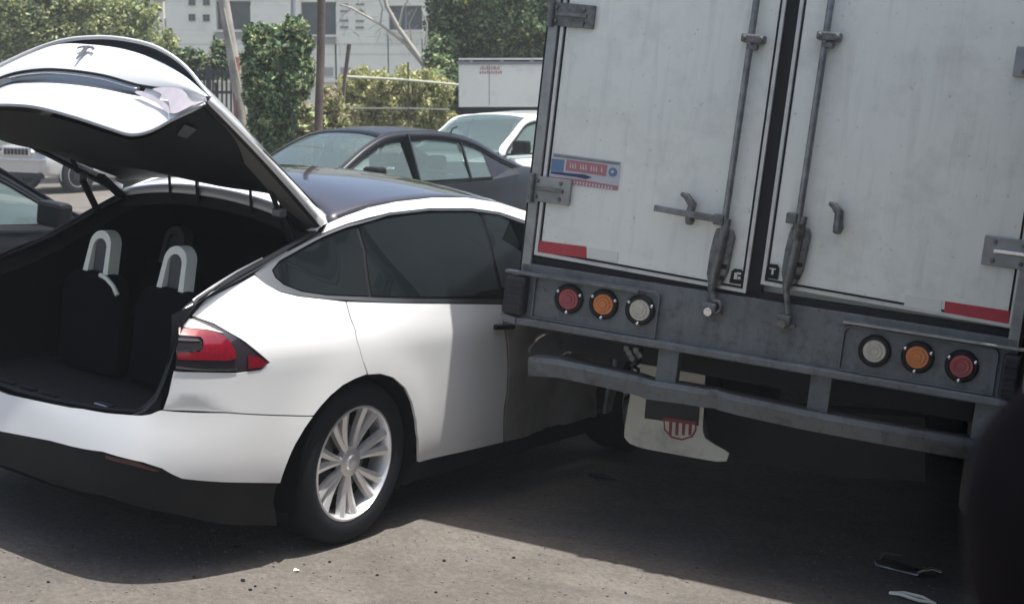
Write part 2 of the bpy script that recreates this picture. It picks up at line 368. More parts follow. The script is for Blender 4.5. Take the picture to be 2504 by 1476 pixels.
def at_y(x, y, Y):                          # world point on the vertical plane y=Y seen at photo position x,y
    d = px_ray_world(x, y); t = (Y - CW.y) / d.y; return CW + d * t
def on_street(x, y, z=0.0):                 # street-frame point
    d = px_ray_street(x, y); o = Vector((0, 0, HC)); t = (z - HC) / d.z; return o + d * t

# ---------------------------------------------------------------- ground
def ground_z(x, y):
    a = -x * tan(RHO)
    a = max(min(a, 1.2), -1.6)
    t = min(max((y - 10.0) / 4.0, 0), 1); t = t * t * (3 - 2 * t)
    b = 0.375 - min(max((y - 16) / 12, 0), 1) * 0.33
    return a * (1 - t) + b * t
xs = [-150, -90, -50, -30, -20] + [-16 + i * 0.5 for i in range(65)] + [20, 30, 50, 90, 150]
ys = [-60, -30, -15, -8, -4] + [-2 + i * 0.5 for i in range(65)] + [33, 36, 40, 50, 70, 110, 200]
gm = MB().grid([[V(x, y, ground_z(x, y)) for x in xs] for y in ys])
g = gm.obj('ground', M['asphalt'], smooth=180); tag(g, 'sunlit grey brown asphalt street sloping to the right', kind='structure')

# ================================================================ the white car with its liftgate up
# Built in the car's own frame (x forward from the rear axle, y left, z up); KC scales the drawing.
KC = 1.05; TYAW = radians(58.0); TPOS = Vector((-1.426, 6.91, 0)) * KC
CARM = Matrix.Translation(TPOS) @ Matrix.Rotation(TYAW, 4, 'Z')
CAR_W = STREET @ CARM
car = thing('hatchback_car', 'white crossover car with its liftgate raised, wedged under the corner of the truck', 'car', CAR_W)
_ci = CARM.inverted()
def car_ray(x, y):
    o = _ci @ Vector((0, 0, HC)); d = _ci.to_3x3() @ px_ray_street(x, y)
    return o / KC, d / KC
def cf(x, w, z): return Vector((x * KC, -w * KC, z * KC))      # w is measured to the car's right
WLOW = [(.10,.90),(.22,.945),(.35,.975),(.5,.985),(.7,.983),(.82,.979),(.90,.977),(.94,.973),(1.0,.956),(1.05,.942),(1.1,.93),(1.2,.90)]
XR = [(.15,-1.0),(.25,-1.07),(.33,-1.12),(.42,-1.155),(.5,-1.165),(.6,-1.15),(.7,-1.13),(.9,-1.12),(1.1,-1.10),(1.3,-1.05),(1.6,-.9)]
ZT = [(-1.05,1.115),(-.95,1.135),(-.86,1.155),(-.55,1.245),(-.4,1.285),(-.03,1.392),(.3,1.482),(.6,1.516),(.96,1.531),(1.3,1.512),(1.7,1.449),(2.1,1.33),(2.6,1.10),(3.9,.80)]
WT = [(-1.05,.79),(-.86,.77),(-.4,.70),(-.03,.64),(.3,.65),(.96,.65),(1.7,.65),(2.2,.70),(2.6,.80),(3.9,.70)]
LC = 1.0
def Wd(x, z):
    wl = sinterp(WLOW, min(z, 1.0))
    d = sqrt(x*x + (z-.375)**2)
    if z < 1.0: wl += .014 * math.exp(-((d-.42)/.11)**2)          # flared arch
    if x > 2.4: wl *= 1 - ((x - 2.4) / 1.5)**2 * .22
    if z <= 1.0: return wl
    zt, wt = sinterp(ZT, x), sinterp(WT, x); t = min(max((z - 1.0) / max(zt - 1.0, .02), 0), 1.05)
    return wl - (wl - wt) * t**(.90 + .45 * min(max((x + .3) / .8, 0), 1))
SAG = [(-1.0,.10),(-.7,.12),(-.45,.115),(-.2,.055),(0,0)]      # the far rear corner sits lower
def sag(x, z): return interp(SAG, x) * min(max((z - .7) / .25, 0), 1) if x < 0 else 0.0
def body_P(s, z, off=0.0):
    xr = sinterp(XR, z)
    if s >= 0: x = xr + LC + s; return Vector((x, Wd(x, z) , z))
    ph = max(pi/2 + s / LC, 0.0); x = xr + LC * (1 - cos(ph))
    return Vector((x, Wd(x, z) * max(sin(ph), 0)**(2/7.0), z))
def body_pt(s, z, off=0.0):
    p = body_P(s, z)
    if off:
        e = .004; a = body_P(s + e, z) - body_P(s - e, z); b = body_P(s, z + e) - body_P(s, z - e)
        n = b.cross(a)
        if n.length > 1e-9:
            n.normalize()
            if n.y < 0 and abs(n.y) > .05 or (abs(n.y) <= .05 and n.x > 0): n = -n
            p = p + n * off
    return p
def par(x, z): 
    xr = sinterp(XR, z); t = (x - xr) / LC
    return (x - xr - LC, z) if t >= 1 else (-(pi/2 - acos(min(max(1 - t, -1), 1))) * LC, z)
def inside(x, y, z):
    w_ = -y; xr = sinterp(XR, z)
    if x < xr or z > sinterp(ZT, x) + .02: return False
    W_ = Wd(x, z); t = (x - xr) / LC
    if t < 1: W_ *= sqrt(max(1 - (1 - t)**2, 0))**(2/7.0)
    return abs(w_) < W_
def hit(px, py):
    o, d = car_ray(px, py); t = 3.5; 
    while t < 12:
        p = o + d * t
        if inside(p.x, p.y, p.z): break
        t += .03
    else: return None
    a, b = t - .03, t
    for _ in range(22):
        m_ = (a + b) / 2; p = o + d * m_
        if inside(p.x, p.y, p.z): b = m_
        else: a = m_
    p = o + d * b
    return par(p.x, p.z)
def trace(pts, step=14):
    """mixed outline: (px,py) seen in the photo, ('c',z) car centre line at the back, ('p',x,z) by station, ('t',x) roof edge"""
    out = []; prev = None
    for q in pts:
        if q[0] == 'c': r = (-pi/2 * LC, q[1])
        elif q[0] == 'p': r = par(q[1], q[2])
        elif q[0] == 't': r = par(q[1], sinterp(ZT, q[1]) - .002)
        else: r = hit(*q)
        if r is None: continue
        r = Vector(r)
        if prev is not None:
            k = int((r - prev).length / .045)
            for j in range(1, k + 1): out.append(prev.lerp(r, j / (k + 1)))
        out.append(r); prev = r
    return out
def cpanel(name, pts, mt, off=0.0, depth=.014, grid=.055, parent=None, mirror=True, smooth=50, label=None, dent=None):
    o2 = trace(pts)
    vs, fs = fill2d([(p[0], p[1]) for p in o2], grid)
    V3 = [body_pt(v[0], v[1], off) for v in vs]
    if dent: V3 = [dent(p) for p in V3]
    n = len(o2); first = None
    for sgn in ((1, -1) if mirror else (1,)):
        vv = [cf(p.x, p.y * sgn, p.z - (sag(p.x, p.z) if sgn < 0 else 0)) for p in V3]; ff = [list(f) for f in fs]
        # make faces point outwards
        c = sum(((vv[f[1]] - vv[f[0]]).cross(vv[f[2]] - vv[f[0]]).dot(Vector((0, -sgn, 0)) + Vector((-.3, 0, 0))) for f in ff))
        if c < 0: ff = [f[::-1] for f in ff]
        if depth:
            base = len(vv); idx = list(range(n))
            for i in idx:
                p = body_pt(vs[i][0], vs[i][1], off - depth); 
                if dent: p = dent(p)
                vv.append(cf(p.x, p.y * sgn, p.z - (sag(p.x, p.z) if sgn < 0 else 0)))
            for i in idx:
                j = (i + 1) % n; ff.append([i, j, base + j, base + i])
        o = obj(name, vv, ff, mt, parent or car, smooth=smooth)
        if first is None: first = o
    return first

ARCH = [(685,1180),(703,1128),(722,1085),(745,1046),(765,1017),(785,993),(808,968),(838,943),(868,927),(899,917),(930,915),(962,924),(990,948),(1007,985),(1017,1030),(1022,1075),(1023,1128)]
# --- painted panels
cpanel('rear_bumper', [('c',.628),(120,986),(200,999),(300,1013),(345,1016),(368,1013),(385,1006),(398,1004),(560,1010),(740,1018),(765,1018)] + [(745,1046),(722,1085),(703,1128),(685,1180)] +
       [(600,1179),(500,1175),(445,1169),(418,1157),(396,1144),(350,1129),(250,1103),(120,1076),('c',.474)], M['paint'])
cpanel('quarter_panel', [(399,1001),(412,965),(425,908),(500,911),(580,912),(641,904),(661,886),(602,836),(524,790),(472,772),(440,767),(458,756),(530,719),(590,690),(622,673),(649,694),(685,714),(730,725),(795,732),(845,738),(856,779),(871,830),(886,880),(897,914),(868,925),(838,941),(808,966),(785,991),(766,1015),(740,1015),(560,1007)], M['paint'])
def seamtop(x): return (x, 741)
cpanel('rear_door', [(848,738),(950,741),(1100,743),(1226,744),(1229,790),(1238,840),(1241,900),(1238,960),(1231,1020),(1231,1080),(1130,1104),(1025,1129),(1024,1075),(1019,1030),(1009,985),(992,948),(962,922),(930,913),(901,915),(888,880),(873,830),(859,779)], M['paint'])
def crumple(p):
    q = p.copy(); k = min(max((p.x - 1.22) / .5, 0), 1)
    q.y -= k * (.05 * noise.noise(Vector((p.x * 2.2, p.z * 8, 1))) + .03 + .05 * math.exp(-((p.z - .83) / .09)**2))
    q.y -= k * .008 * noise.noise(Vector((p.x * 14, p.z * 16, 4)))
    q.z += k * .02 * noise.noise(Vector((p.x * 6, 3, p.z * 6))); return q
fd = cpanel('front_door', [(1232,744),('p',1.25,1.045),('p',1.8,.985),('p',2.25,.95),('p',2.28,.6),('p',2.2,.31),('p',1.6,.30),(1237,1080),(1237,1020),(1244,960),(1247,900),(1244,840),(1236,790)], M['shade_toned'], dent=crumple, grid=.05, depth=.03)
fd['label'] = 'crumpled white front door under the truck bumper, shade put into its dark colour'
cpanel('front_wing', [('p',2.30,.95),('p',2.9,.91),('p',3.5,.80),('p',3.7,.62),('p',3.62,.45),('p',3.2,.38),('p',3.12,.60),('p',2.98,.73),('p',2.77,.78),('p',2.56,.73),('p',2.42,.60),('p',2.36,.32),('p',2.29,.31),('p',2.31,.6)], M['shade_toned'], depth=.02)
# --- black lower cladding and rocker
cpanel('lower_bumper', [('c',.478),(120,1074),(250,1101),(350,1127),(396,1142),(418,1155),(445,1167),(500,1173),(600,1177),(682,1178),(672,1230),(680,1288),(560,1287),(440,1262),(250,1215),(120,1185),('c',.298)], M['cladding'], off=-.012, depth=.05)
cpanel('sill_cladding', [(1024,1127),(1130,1102),(1234,1077),('p',1.6,.30),('p',2.35,.31),('p',2.33,.20),('p',1.2,.19),('p',.42,.19),('p',.40,.28)], M['cladding'], off=-.02, depth=.05)
# wheel housings: arch lip ring and liner
m_ = MB()
for sgn in (1, -1):
    prof_out, rows = [], []
    for k in range(25):
        a = radians(-28 + 236 * k / 24); r0 = .405
        x, z = r0 * cos(a), .375 + r0 * sin(a)
        w1 = Wd(x * .99, max(z, .12)) - .012
        rows.append([cf(x * 1.02, sgn * w1, .375 + (z - .375) * 1.02), cf(x * .97, sgn * (w1 - .05), .375 + (z - .375) * .97), cf(x, sgn * .66, z), cf(x * .1, sgn * .655, .375 + (z - .375) * .1)])
    MB().grid(rows).obj('wheel_liner', M['liner'], car, smooth=40)
# dark backing shell just inside the panels
cpanel('inner_shell', [('c',.60),('p',-1.0,.61),('p',-.8,.9),('p',-.78,1.06),('p',-.5,1.14),('p',.5,1.06),('p',1.28,1.0),('p',1.28,.30),('p',.44,.28),('p',.43,.6),('p',.30,.76),('p',.06,.84),('p',-.2,.80),('p',-.42,.58),('p',-.5,.34),('p',-.9,.30),('c',.30)], M['gasket'], off=-.03, depth=0, grid=.09)
cpanel('bumper_reflector', [(255,1112),(330,1128),(392,1150),(380,1154),(318,1137),(256,1121)], mat('dull_red_reflector', (0.05, 0.008, 0.008), 0.25, coat=.5), off=-.004, depth=.006, grid=.04)
# --- tail light
tl = cpanel('tail_light', [(438,768),(472,775),(524,793),(602,839),(657,885),(640,901),(580,908),(500,907),(428,905),(431,850),(435,800)], M['dark_lens'], off=-.004, depth=.03, grid=.04)
for nm, pp, mt_, of in (('silver_strip', [(441,774),(468,780),(508,797),(548,815),(505,805),(440,798)], M['satin'], .002),
        ('red_lens', [(437,801),(500,806),(535,815),(560,832),(573,855),(577,874),(560,881),(500,880),(434,878),(434,862),(488,861),(496,853),(497,832),(490,824),(437,819)], M['red_lens'], .003),
        ('reversing_lens', [(436,824),(486,827),(492,834),(492,850),(485,857),(434,857)], M['dark_lens'], .001),
        ('reversing_strip', [(436,826),(484,829),(488,834),(436,832)], M['clear_lens'], .004),
        ('side_reflector', [(606,868),(632,872),(654,886),(639,897),(607,902)], M['red_lens'], .003),
        ('bottom_strip', [(431,895),(500,902),(580,902),(560,906),(500,906),(431,900)], M['satin'], .004)):
    cpanel(nm, pp, mt_, off=of, depth=.004, grid=.03, parent=tl, mirror=False)
# --- side glass, trim, roof rail
GU = [(672,661),(690,642),(725,620),(790,587),(850,563),(900,545),(950,533),(1000,525),(1050,520),(1100,518),(1150,518),(1220,527),(1286,548)]
GL = [(1250,723),(1180,724),(1100,724),(1000,724),(900,722),(800,717),(740,708),(700,692),(680,676)]
def between(lst, x0, x1): return [p for p in lst if x0 <= p[0] <= x1]
cpanel('side_window', [GU[0]] + between(GU, 673, 851) + [(872,555),(890,610),(905,721)] + [(p[0], p[1]) for p in GL if p[0] < 890], M['glass_dark'], off=-.008, depth=.004)
cpanel('side_window', [(880,551)] + between(GU, 890, 1155) + [(1172,520),(1195,590),(1212,660),(1225,722)] + [p for p in GL if 905 < p[0] < 1215] + [(913,721),(898,610)], M['glass_dark'], off=-.008, depth=.004)
cpanel('side_window', [(1180,521),(1220,527),(1286,548),('p',1.9,1.34),('p',2.25,1.2),('p',2.35,1.0),('p',1.3,1.05),(1233,722),(1220,660),(1203,590)], M['glass_dark'], off=-.008, depth=.004)
cpanel('window_seal', [(667,661),(688,637),(790,581),(850,557),(950,527),(1050,514),(1150,512),(1286,541),('p',1.9,1.36),('p',2.35,1.15),('p',2.4,.97),('p',1.3,1.04),(1250,727),(1100,728),(900,726),(800,721),(738,712),(695,695),(674,678)], M['gasket'], off=-.014, depth=.0)
ring = [('p',1.9,1.40),(1290,545),(1220,521),(1150,511),(1050,511),(950,522),(850,549),(790,573),(735,600),(690,622),(655,645),(622,669),(649,692),(685,712),(730,723),(795,730),(925,738),(1100,741),(1250,742),('p',1.9,.985)]
inner = [('p',1.9,1.01),(1250,731),(1100,731),(925,728),(800,723),(737,714),(693,697),(672,679),(664,661),(683,637),(730,611),(790,579),(850,555),(950,526),(1050,515),(1150,515),(1220,525),(1290,550),('p',1.9,1.385)]
cpanel('window_trim', ring + inner, M['satin'], off=.002, depth=.012, grid=.2)
cpanel('roof_rail', [(789,571),(850,547),(900,533),(950,521),(1050,510),(1150,510),(1220,520),(1290,543),('p',1.7,1.40),('p',1.95,1.33),('t',1.95),('t',1.7),('t',1.4),('t',1.1),('t',.8),('t',.5),('t',.3),('t',.15),('t',.03)], M['paint'], off=.006, depth=.03)
CROWN = lambda x: .055 + .03 * min(max((1.0 - x) / 1.0, 0), 1)
def roofp(x, v, dz=0.0, sw=1.0):
    zt, wt = sinterp(ZT, x), sinterp(WT, x) * sw
    return cf(x, v * wt, zt + CROWN(x) * (1 - abs(v)**2.2) + dz)
XE = lambda v: .035 + .10 * (1 - abs(v)**6)
MB().grid([[roofp(XE(-1 + 2 * j / 20) + (1.97 - XE(-1 + 2 * j / 20)) * i / 24, -1 + 2 * j / 20) for j in range(21)] for i in range(25)]).obj('glass_roof', M['roof_glass'], car, smooth=180, solid=.006)
MB().grid([[roofp(x if x < .01 else XE(-1 + 2 * j / 20) * x, -1 + 2 * j / 20, dz) for j in range(21)] for x, dz in ((1.03, -.001), (.5, .0), (.1, .0), (-.02, -.004), (-.034, -.014), (-.038, -.030))]).obj('roof_rear_panel', M['paint'], car, smooth=40, solid=.006)
MB().grid([[roofp(x, -1 + 2 * j / 16, dz, .97) for j in range(17)] for x, dz in ((-.026, -.036), (-.03, -.085), (.05, -.09), (.15, -.06), (1.0, -.06), (1.95, -.06))]).obj('headliner', M['interior'], car, smooth=40)
MB().grid([[V(*roofp(1.97, v)) + (V(0,0,0) if t == 0 else V((1.05 * t) * KC, 0, -(.47 * t) * KC)) + V(.09 * t * (1 - v*v), 0, 0) for v in [-1 + k / 8 for k in range(17)]] for t in [q / 6 for q in range(7)]]).obj('windscreen', M['glass_dark'], car, smooth=180)
MB().grid([[cf(x, v * w_, z + .06 * (1 - v * v)) for v in [-1 + k / 8 for k in range(17)]] for x, w_, z in ((2.75, .84, .93), (3.1, .82, .89), (3.5, .74, .80), (3.75, .62, .66))]).obj('bonnet', M['paint'], car, smooth=180)
MB().grid([[cf(3.62 + .22 * sqrt(max(1 - v * v, 0)), v * .86, z) for v in [-1 + k / 8 for k in range(17)]] for z in (.72, .55, .4, .25)]).obj('front_bumper', M['paint'], car, smooth=180)
# door handle
MB().bar(cf(.985, Wd(1.0, .92) + .006, .925), cf(1.16, Wd(1.16, .92) + .006, .915), .03, .026).obj('door_handle', M['gasket'], car, bevel=.006)
MB().bar(cf(1.01, Wd(1.0, .92) + .016, .933), cf(1.15, Wd(1.16, .92) + .016, .924), .006, .004).obj('door_handle', M['chrome'], car)
# mirror squeezed against the truck's corner
MB().box(cf(1.42, 1.03, 1.06), (.12, .17, .10)).obj('door_mirror', M['cladding'], car, bevel=.02)
# --- rear pillars: water channel and seals between opening and panel
LOOP = [(-.015,.655,1.385),(-.15,.675,1.352),(-.30,.70,1.310),(-.446,.725,1.268),(-.60,.742,1.225),(-.75,.758,1.178),(-.88,.772,1.128),(-.95,.780,1.06),(-.985,.782,.98),(-1.005,.778,.90),(-1.02,.766,.82),(-1.035,.745,.745),(-1.05,.70,.690),(-1.07,.62,.655),(-1.10,.45,.638),(-1.125,.22,.626),(-1.135,0,.62)]
def loop_off(k_in, k_x=0, kz=0):
    return [(x + k_x, max(w_ - k_in * (1 if w_ > 0 else 0), 0) if i < len(LOOP) - 1 else 0, z + kz) for i, (x, w_, z) in enumerate(LOOP)]
def both(lst): return [cf(*p) for p in lst] + [cf(p[0], -p[1], p[2] - sag(p[0], p[2])) for p in reversed(lst[:-1])]
a_ = both(LOOP); 
L1 = [(x + .015, w_ - (.03 if i < 13 else 0), z - (.012 if i < 7 else 0) + (.004 if i >= 13 else 0)) for i, (x, w_, z) in enumerate(LOOP)]
L2 = [(x + .05, w_ - (.045 if i < 13 else 0), z - (.03 if i < 7 else 0) - (.012 if i >= 13 else 0)) for i, (x, w_, z) in enumerate(LOOP)]
L3 = [(x + .09, w_ - (.09 if i < 13 else (.05 if i < 15 else 0)), z - (.055 if i < 7 else 0) + (.0 if i >= 13 else 0)) for i, (x, w_, z) in enumerate(LOOP)]
MB().grid([both(LOOP), both(L1), both(L2), both(L3)]).obj('opening_frame', M['gasket'], car, smooth=35)
MB().tube(both([(x + .05, w_ - (.05 if i < 13 else 0), z + (.012 if i >= 13 else .0)) for i, (x, w_, z) in enumerate(LOOP)]), .011 * KC, 8).obj('opening_seal', M['gasket'], car, smooth=180)
cpanel('pillar_cover', [(438,766),(452,748),(500,715),(560,678),(640,634),(700,600),(768,563),(789,572),(735,600),(690,622),(655,645),(622,670),(590,688),(530,717),(458,754)], M['cladding'], off=.001, depth=.01, grid=.05)
cpanel('pillar_trim', [(452,754),(500,725),(560,692),(640,648),(700,614),(703,618),(643,652),(563,697),(503,730),(455,759)], M['satin'], off=.004, depth=.004, grid=.05)
cpanel('pillar_trim', [(470,733),(520,698),(580,661),(640,630),(642,633),(582,664),(523,702),(473,737)], M['satin'], off=.004, depth=.004, grid=.05)

# --- loading sill, cargo floor, side liners, seats
MB().grid([[cf(x, v * w_, z) for v in (-1, -.6, -.2, .2, .6, 1)] for x, w_, z in ((-1.09, .62, .632), (-1.0, .66, .640), (-.99, .66, .60), (-.9, .68, .585), (.2, .74, .585), (1.6, .74, .50))]).obj('cargo_floor', M['carpet'], car, smooth=30)
for k in range(9):
    MB().box(cf(-1.035, -.52 + k * .13, .6435), (.03, .085, .004)).obj('sill_rib', M['interior'], car)
MB().box(cf(-1.0, .42, .652), (.05, .085, .018)).obj('latch_plate', M['satin'], car, bevel=.005)
for sg in (1, -1):
    rows = []
    for x in (-1.0, -.8, -.5, -.2, .2, .8, 1.6):
        zt, wt = sinterp(ZT, x), sinterp(WT, x)
        rows.append([cf(x, sg * w_, z - (sag(x, z) if sg < 0 else 0)) for w_, z in ((.70, .585), (.74, .75), (.76, .95), (min(.76, wt + .0), min(1.05, zt - .06)), (wt - .03, zt - .04))])
    for i in (4, 5, 6): rows[i] = [rows[i][0], rows[i][1], cf((.2, .8, 1.6)[i - 4], sg * .80, .95), cf((.2, .8, 1.6)[i - 4], sg * .82, 1.06), cf((.2, .8, 1.6)[i - 4], sg * .89, 1.10)]
    MB().grid(rows).obj('side_liner', M['interior'], car, smooth=60)
MB().grid([[cf(1.45, v, z) for v in (-.82, 0, .82)] for z in (.5, 1.0, 1.41)]).obj('front_seat_back', M['interior'], car)
def seat(xc, wc, top, wd, nm='seat', white=True):
    m_ = MB(); pr = [(-wd/2, .6), (-wd/2, top - .1), (-wd/2 + .03, top - .03), (-wd/2 + .09, top), (wd/2 - .09, top), (wd/2 - .03, top - .03), (wd/2, top - .1), (wd/2, .6)]
    m_.prism([cf(xc, wc + a, b) for a, b in pr], (.09 * KC, 0, 0)); s_ = m_.obj(nm, M['seatblack'], car, bevel=.03)
    if white is None: return s_
    # headrest shell: an arch of white vinyl with a deep side
    def arch(hw, ht, n=14):
        pts = [(-hw, -.06)]
        for k in range(n + 1):
            a = pi - pi * k / n; pts.append((hw * .80 * cos(a), ht - hw * .8 + hw * .80 * sin(a)))
        pts.append((hw, -.06)); return pts
    h = .19
    o_, i_ = arch(.088, h), arch(.055, h - .036)
    n = len(o_); vs, fs = [], []
    for dx in (0, .065):
        for ring_ in (o_, i_):
            vs += [cf(xc + dx + .02 + b * .15, wc + a, top + b) for a, b in ring_]
    for k in range(n - 1):
        A, B, C_, D = 0, n, 2 * n, 3 * n
        fs += [[A+k, A+k+1, B+k+1, B+k], [C_+k+1, C_+k, D+k, D+k+1], [A+k+1, A+k, C_+k, C_+k+1], [B+k, B+k+1, D+k+1, D+k]]
    obj('headrest', vs, fs, M['seatwhite'] if white else M['seatgrey'], s_, smooth=40)
    m_ = MB(); m_.prism([cf(xc + .05, wc + a * .9, top + b * .96) for a, b in i_], (.05 * KC, 0, 0)); m_.obj('headrest_cushion', M['seatgrey'], s_)
    return s_
seat(-.48, -.290, 1.065, .40); sr = seat(-.48, .190, 1.065, .40)
seat(.2, -.51, 1.04, .42, white=False); seat(.35, .38, 1.0, .42, white=None)  # farther headrest greyed, the dimness of the cabin put into its colour
MB().tube([cf(-.50, -.21, 1.065), cf(-.505, -.16, 1.055), cf(-.51, -.11, 1.03), cf(-.515, -.075, .995)], [.012, .011, .011, .012], 8).obj('belt_guide', M['seatwhite'], car, smooth=180)
# --- wheels
def wheel(name, parent, center, R_, rr, width, axis, spokes=14, scale=KC, outer=1, pair=True, mats=('alloy', 'rubber')):
    """axis: unit vector pointing out of the car; center on the outer rim face"""
    ax = Vector(axis); up = Vector((0, 0, 1)); fw = ax.cross(up)
    o = MB().lathe([(rr, -.012), (rr * .99, .0), (rr * .955, .003), (rr * .93, -.012), (rr * .90, -.05), (rr * .86, -.12), (rr * .86, -width + .02), (rr * .98, -width)], center, ax, 56).obj(name, M[mats[0]], parent, smooth=40)
    MB().lathe([(rr * .985, -.006), (rr * 1.02, .004), (rr * 1.10, .012), (R_ * .90, .010), (R_ * .965, -.006), (R_ * .99, -.03), (R_, -.05), (R_, -width + .05), (R_ * .97, -width + .01), (rr * 1.02, -width)], center, ax, 56).obj('tyre', M[mats[1]], o, smooth=50)
    MB().lathe([(0, -.10), (rr * .86, -.10)], center, ax, 30).obj('brake_backing', M['liner'], o)
    MB().lathe([(rr * .30, -.085), (rr * .60, -.085), (rr * .60, -.095)], center, ax, 30).obj('brake_disc', M['alloy_dark'], o)
    n = spokes // 2 if pair else spokes
    hub = MB().lathe([(0, -.012), (rr * .12, -.014), (rr * .135, -.024), (rr * .25, -.028), (rr * .26, -.06)], center, ax, 24).obj('hub_cap', M[mats[0]], o, smooth=30)
    def spoke(a, skew):
        d = fw * cos(a) + up * sin(a); t = -fw * sin(a) + up * cos(a)
        m2 = MB(); rows = []
        for k in range(6):
            q = k / 5; r_ = rr * (.14 + .80 * q); sk = skew * (.021 + .050 * q) * rr / .265
            hw = ((.0150 + .0115 * q) if pair else (.026 + .02 * q)) * rr / .265; h = -.030 + .020 * q - .012 * sin(pi * q)
            c = Vector(center) + d * r_ + t * sk
            rows.append([c - t * hw + ax * (h - .03), c - t * hw * .85 + ax * (h - .004), c + t * hw * .0 + ax * (h + .004), c + t * hw * .85 + ax * (h - .004), c + t * hw + ax * (h - .03)])
        return m2.grid(rows)
    for k in range(n):
        a = 2 * pi * k / n + radians(88)
        for skew in ((-1, 1) if pair else (0,)):
            spoke(a, skew).obj('spoke', M[mats[0]], o, smooth=28)
        b = Vector(center) + (fw * cos(a + pi / n) + up * sin(a + pi / n)) * rr * .2 - ax * .022
    return o
for sg in (1, -1):
    wheel('wheel', car, cf(0, .955 * sg, .375), .375 * KC, .268 * KC, .25, (0, -sg, 0), 14)
    wheel('wheel', car, cf(2.80, .94 * sg, .375), .375 * KC, .268 * KC, .25, (0, -sg, 0), 14)
MB().box(cf(1.3, 0, .24), (2.6, 1.7, .10)).obj('underbody', M['liner'], car)
MB().box(cf(-.75, 0, .30), (.5, 1.5, .12)).obj('underbody', M['liner'], car)

# --- liftgate, standing open.  Rows are (w, x, z) seen from the tail, traced from the photograph onto planes w = const
def car_plane(px, py, w_):
    o, d = car_ray(px, py); t = (-w_ - o.y) / d.y; p = o + d * t; return (w_, p.x, p.z)
ROW = {
 'A': [(-.8,-129,238),(-.6,-31,178),(-.4,63,131),(-.2,150,101),(0,235,92),(.2,312,98),(.4,385,118),(.6,452,163),(.8,515,240)],
 'B': [(-.8,-129,240),(-.6,-31,182),(-.4,60,137),(-.2,143,109),(0,225,110),(.2,303,121),(.4,380,146),(.6,447,183),(.8,510,236)],
 'C': [(-.8,-131,262),(-.6,-57,222),(-.4,20,188),(-.2,94,175),(0,165,176),(.2,255,189),(.4,342,213),(.6,425,225),(.8,507,246)],
 'D': [(-.8,-131,266),(-.6,-55,245),(-.4,12,210),(-.2,80,203),(0,150,205),(.2,240,216),(.4,330,234),(.6,420,245),(.8,505,250)],
 'E': [(-.8,-132,272),(-.6,-111,262),(-.4,-51,258),(-.2,15,255),(0,90,261),(.2,180,284),(.4,272,314),(.5,322,328),(.6,372,318),(.7,430,287),(.8,503,252)]}
ROWT = {k: [car_plane(x, y, w_) for w_, x, y in r] for k, r in ROW.items()}
def rowp(k, w_, dz=0, dx=0):
    tx = [(a, b) for a, b, c in ROWT[k]]; tz = [(a, c) for a, b, c in ROWT[k]]
    return Vector((sinterp(tx, w_) + dx, w_, sinterp(tz, w_) + dz))
def cfv(p): return cf(p.x, p.y, p.z)
gate = MB(); WS = [-.8 + 1.6 * k / 48 for k in range(49)]
def lerp_rows(a, b, n, bulge=0.0, ws=WS):
    rows = []
    for i in range(n + 1):
        t = i / n; rows.append([cfv(rowp(a, w_).lerp(rowp(b, w_), t) + Vector((-1, 0, .6)) * bulge * sin(pi * t)) for w_ in ws])
    return rows
HZ = lambda w_: sinterp(ZT, -.02) + .085 * (1 - abs(w_ / .66)**2.2) if abs(w_) < .66 else sinterp(ZT, -.02)
def hingep(w_, dz=.0): 
    wh = w_ * .66 / .8; return Vector((.0, wh, HZ(wh) + dz + .046))
rows = []
for i in range(13):
    t = i / 12; r = []
    for w_ in WS:
        a, b = rowp('A', w_), hingep(w_, .012)
        p = a.lerp(b, t); p.z += .05 * sin(pi * t) * (1 - .9 * abs(w_ / .8)**4); r.append(cfv(p))
    rows.append(r)
go = MB().grid(rows[:6]).obj('liftgate', M['paint'], car, smooth=180, solid=.006)
MB().grid(rows[5:]).obj('rear_window', M['roof_glass'], go, smooth=180, solid=.006)
MB().grid(lerp_rows('A', 'B', 3, -.012)).obj('spoiler_lip', M['gasket'], go, smooth=180)
MB().tube([cfv(rowp('A', w_, .004)) for w_ in WS], .0055 * KC, 8).obj('spoiler_edge', M['paint'], go, smooth=180)
MB().grid(lerp_rows('B', 'C', 6, .012)).obj('tailgate_skin', M['paint'], go, smooth=180)
wsm = [w_ for w_ in WS if -.56 <= w_ <= .42]
MB().grid(lerp_rows('C', 'D', 3, -.010, wsm)).obj('chrome_bar', M['satin'], go, smooth=180)
MB().tube([cfv(rowp('C', w_, .006, -.004)) for w_ in wsm + [.46, .50, .54]], .006 * KC, 8).obj('bar_shadow_gap', M['gasket'], go, smooth=180)
MB().tube([cfv(rowp('C', w_, -.008, -.012)) for w_ in wsm[4:]], .0035 * KC, 8).obj('bar_highlight', M['chrome'], go, smooth=180)
MB().grid(lerp_rows('C', 'D', 2, 0, [w_ for w_ in WS if w_ >= .41])).obj('tailgate_skin', M['paint'], go, smooth=180)
MB().grid(lerp_rows('C', 'D', 2, 0, [w_ for w_ in WS if w_ <= -.55])).obj('tailgate_skin', M['paint'], go, smooth=180)
MB().grid(lerp_rows('D', 'E', 6, .010)).obj('plate_panel', M['paint'], go, smooth=180)
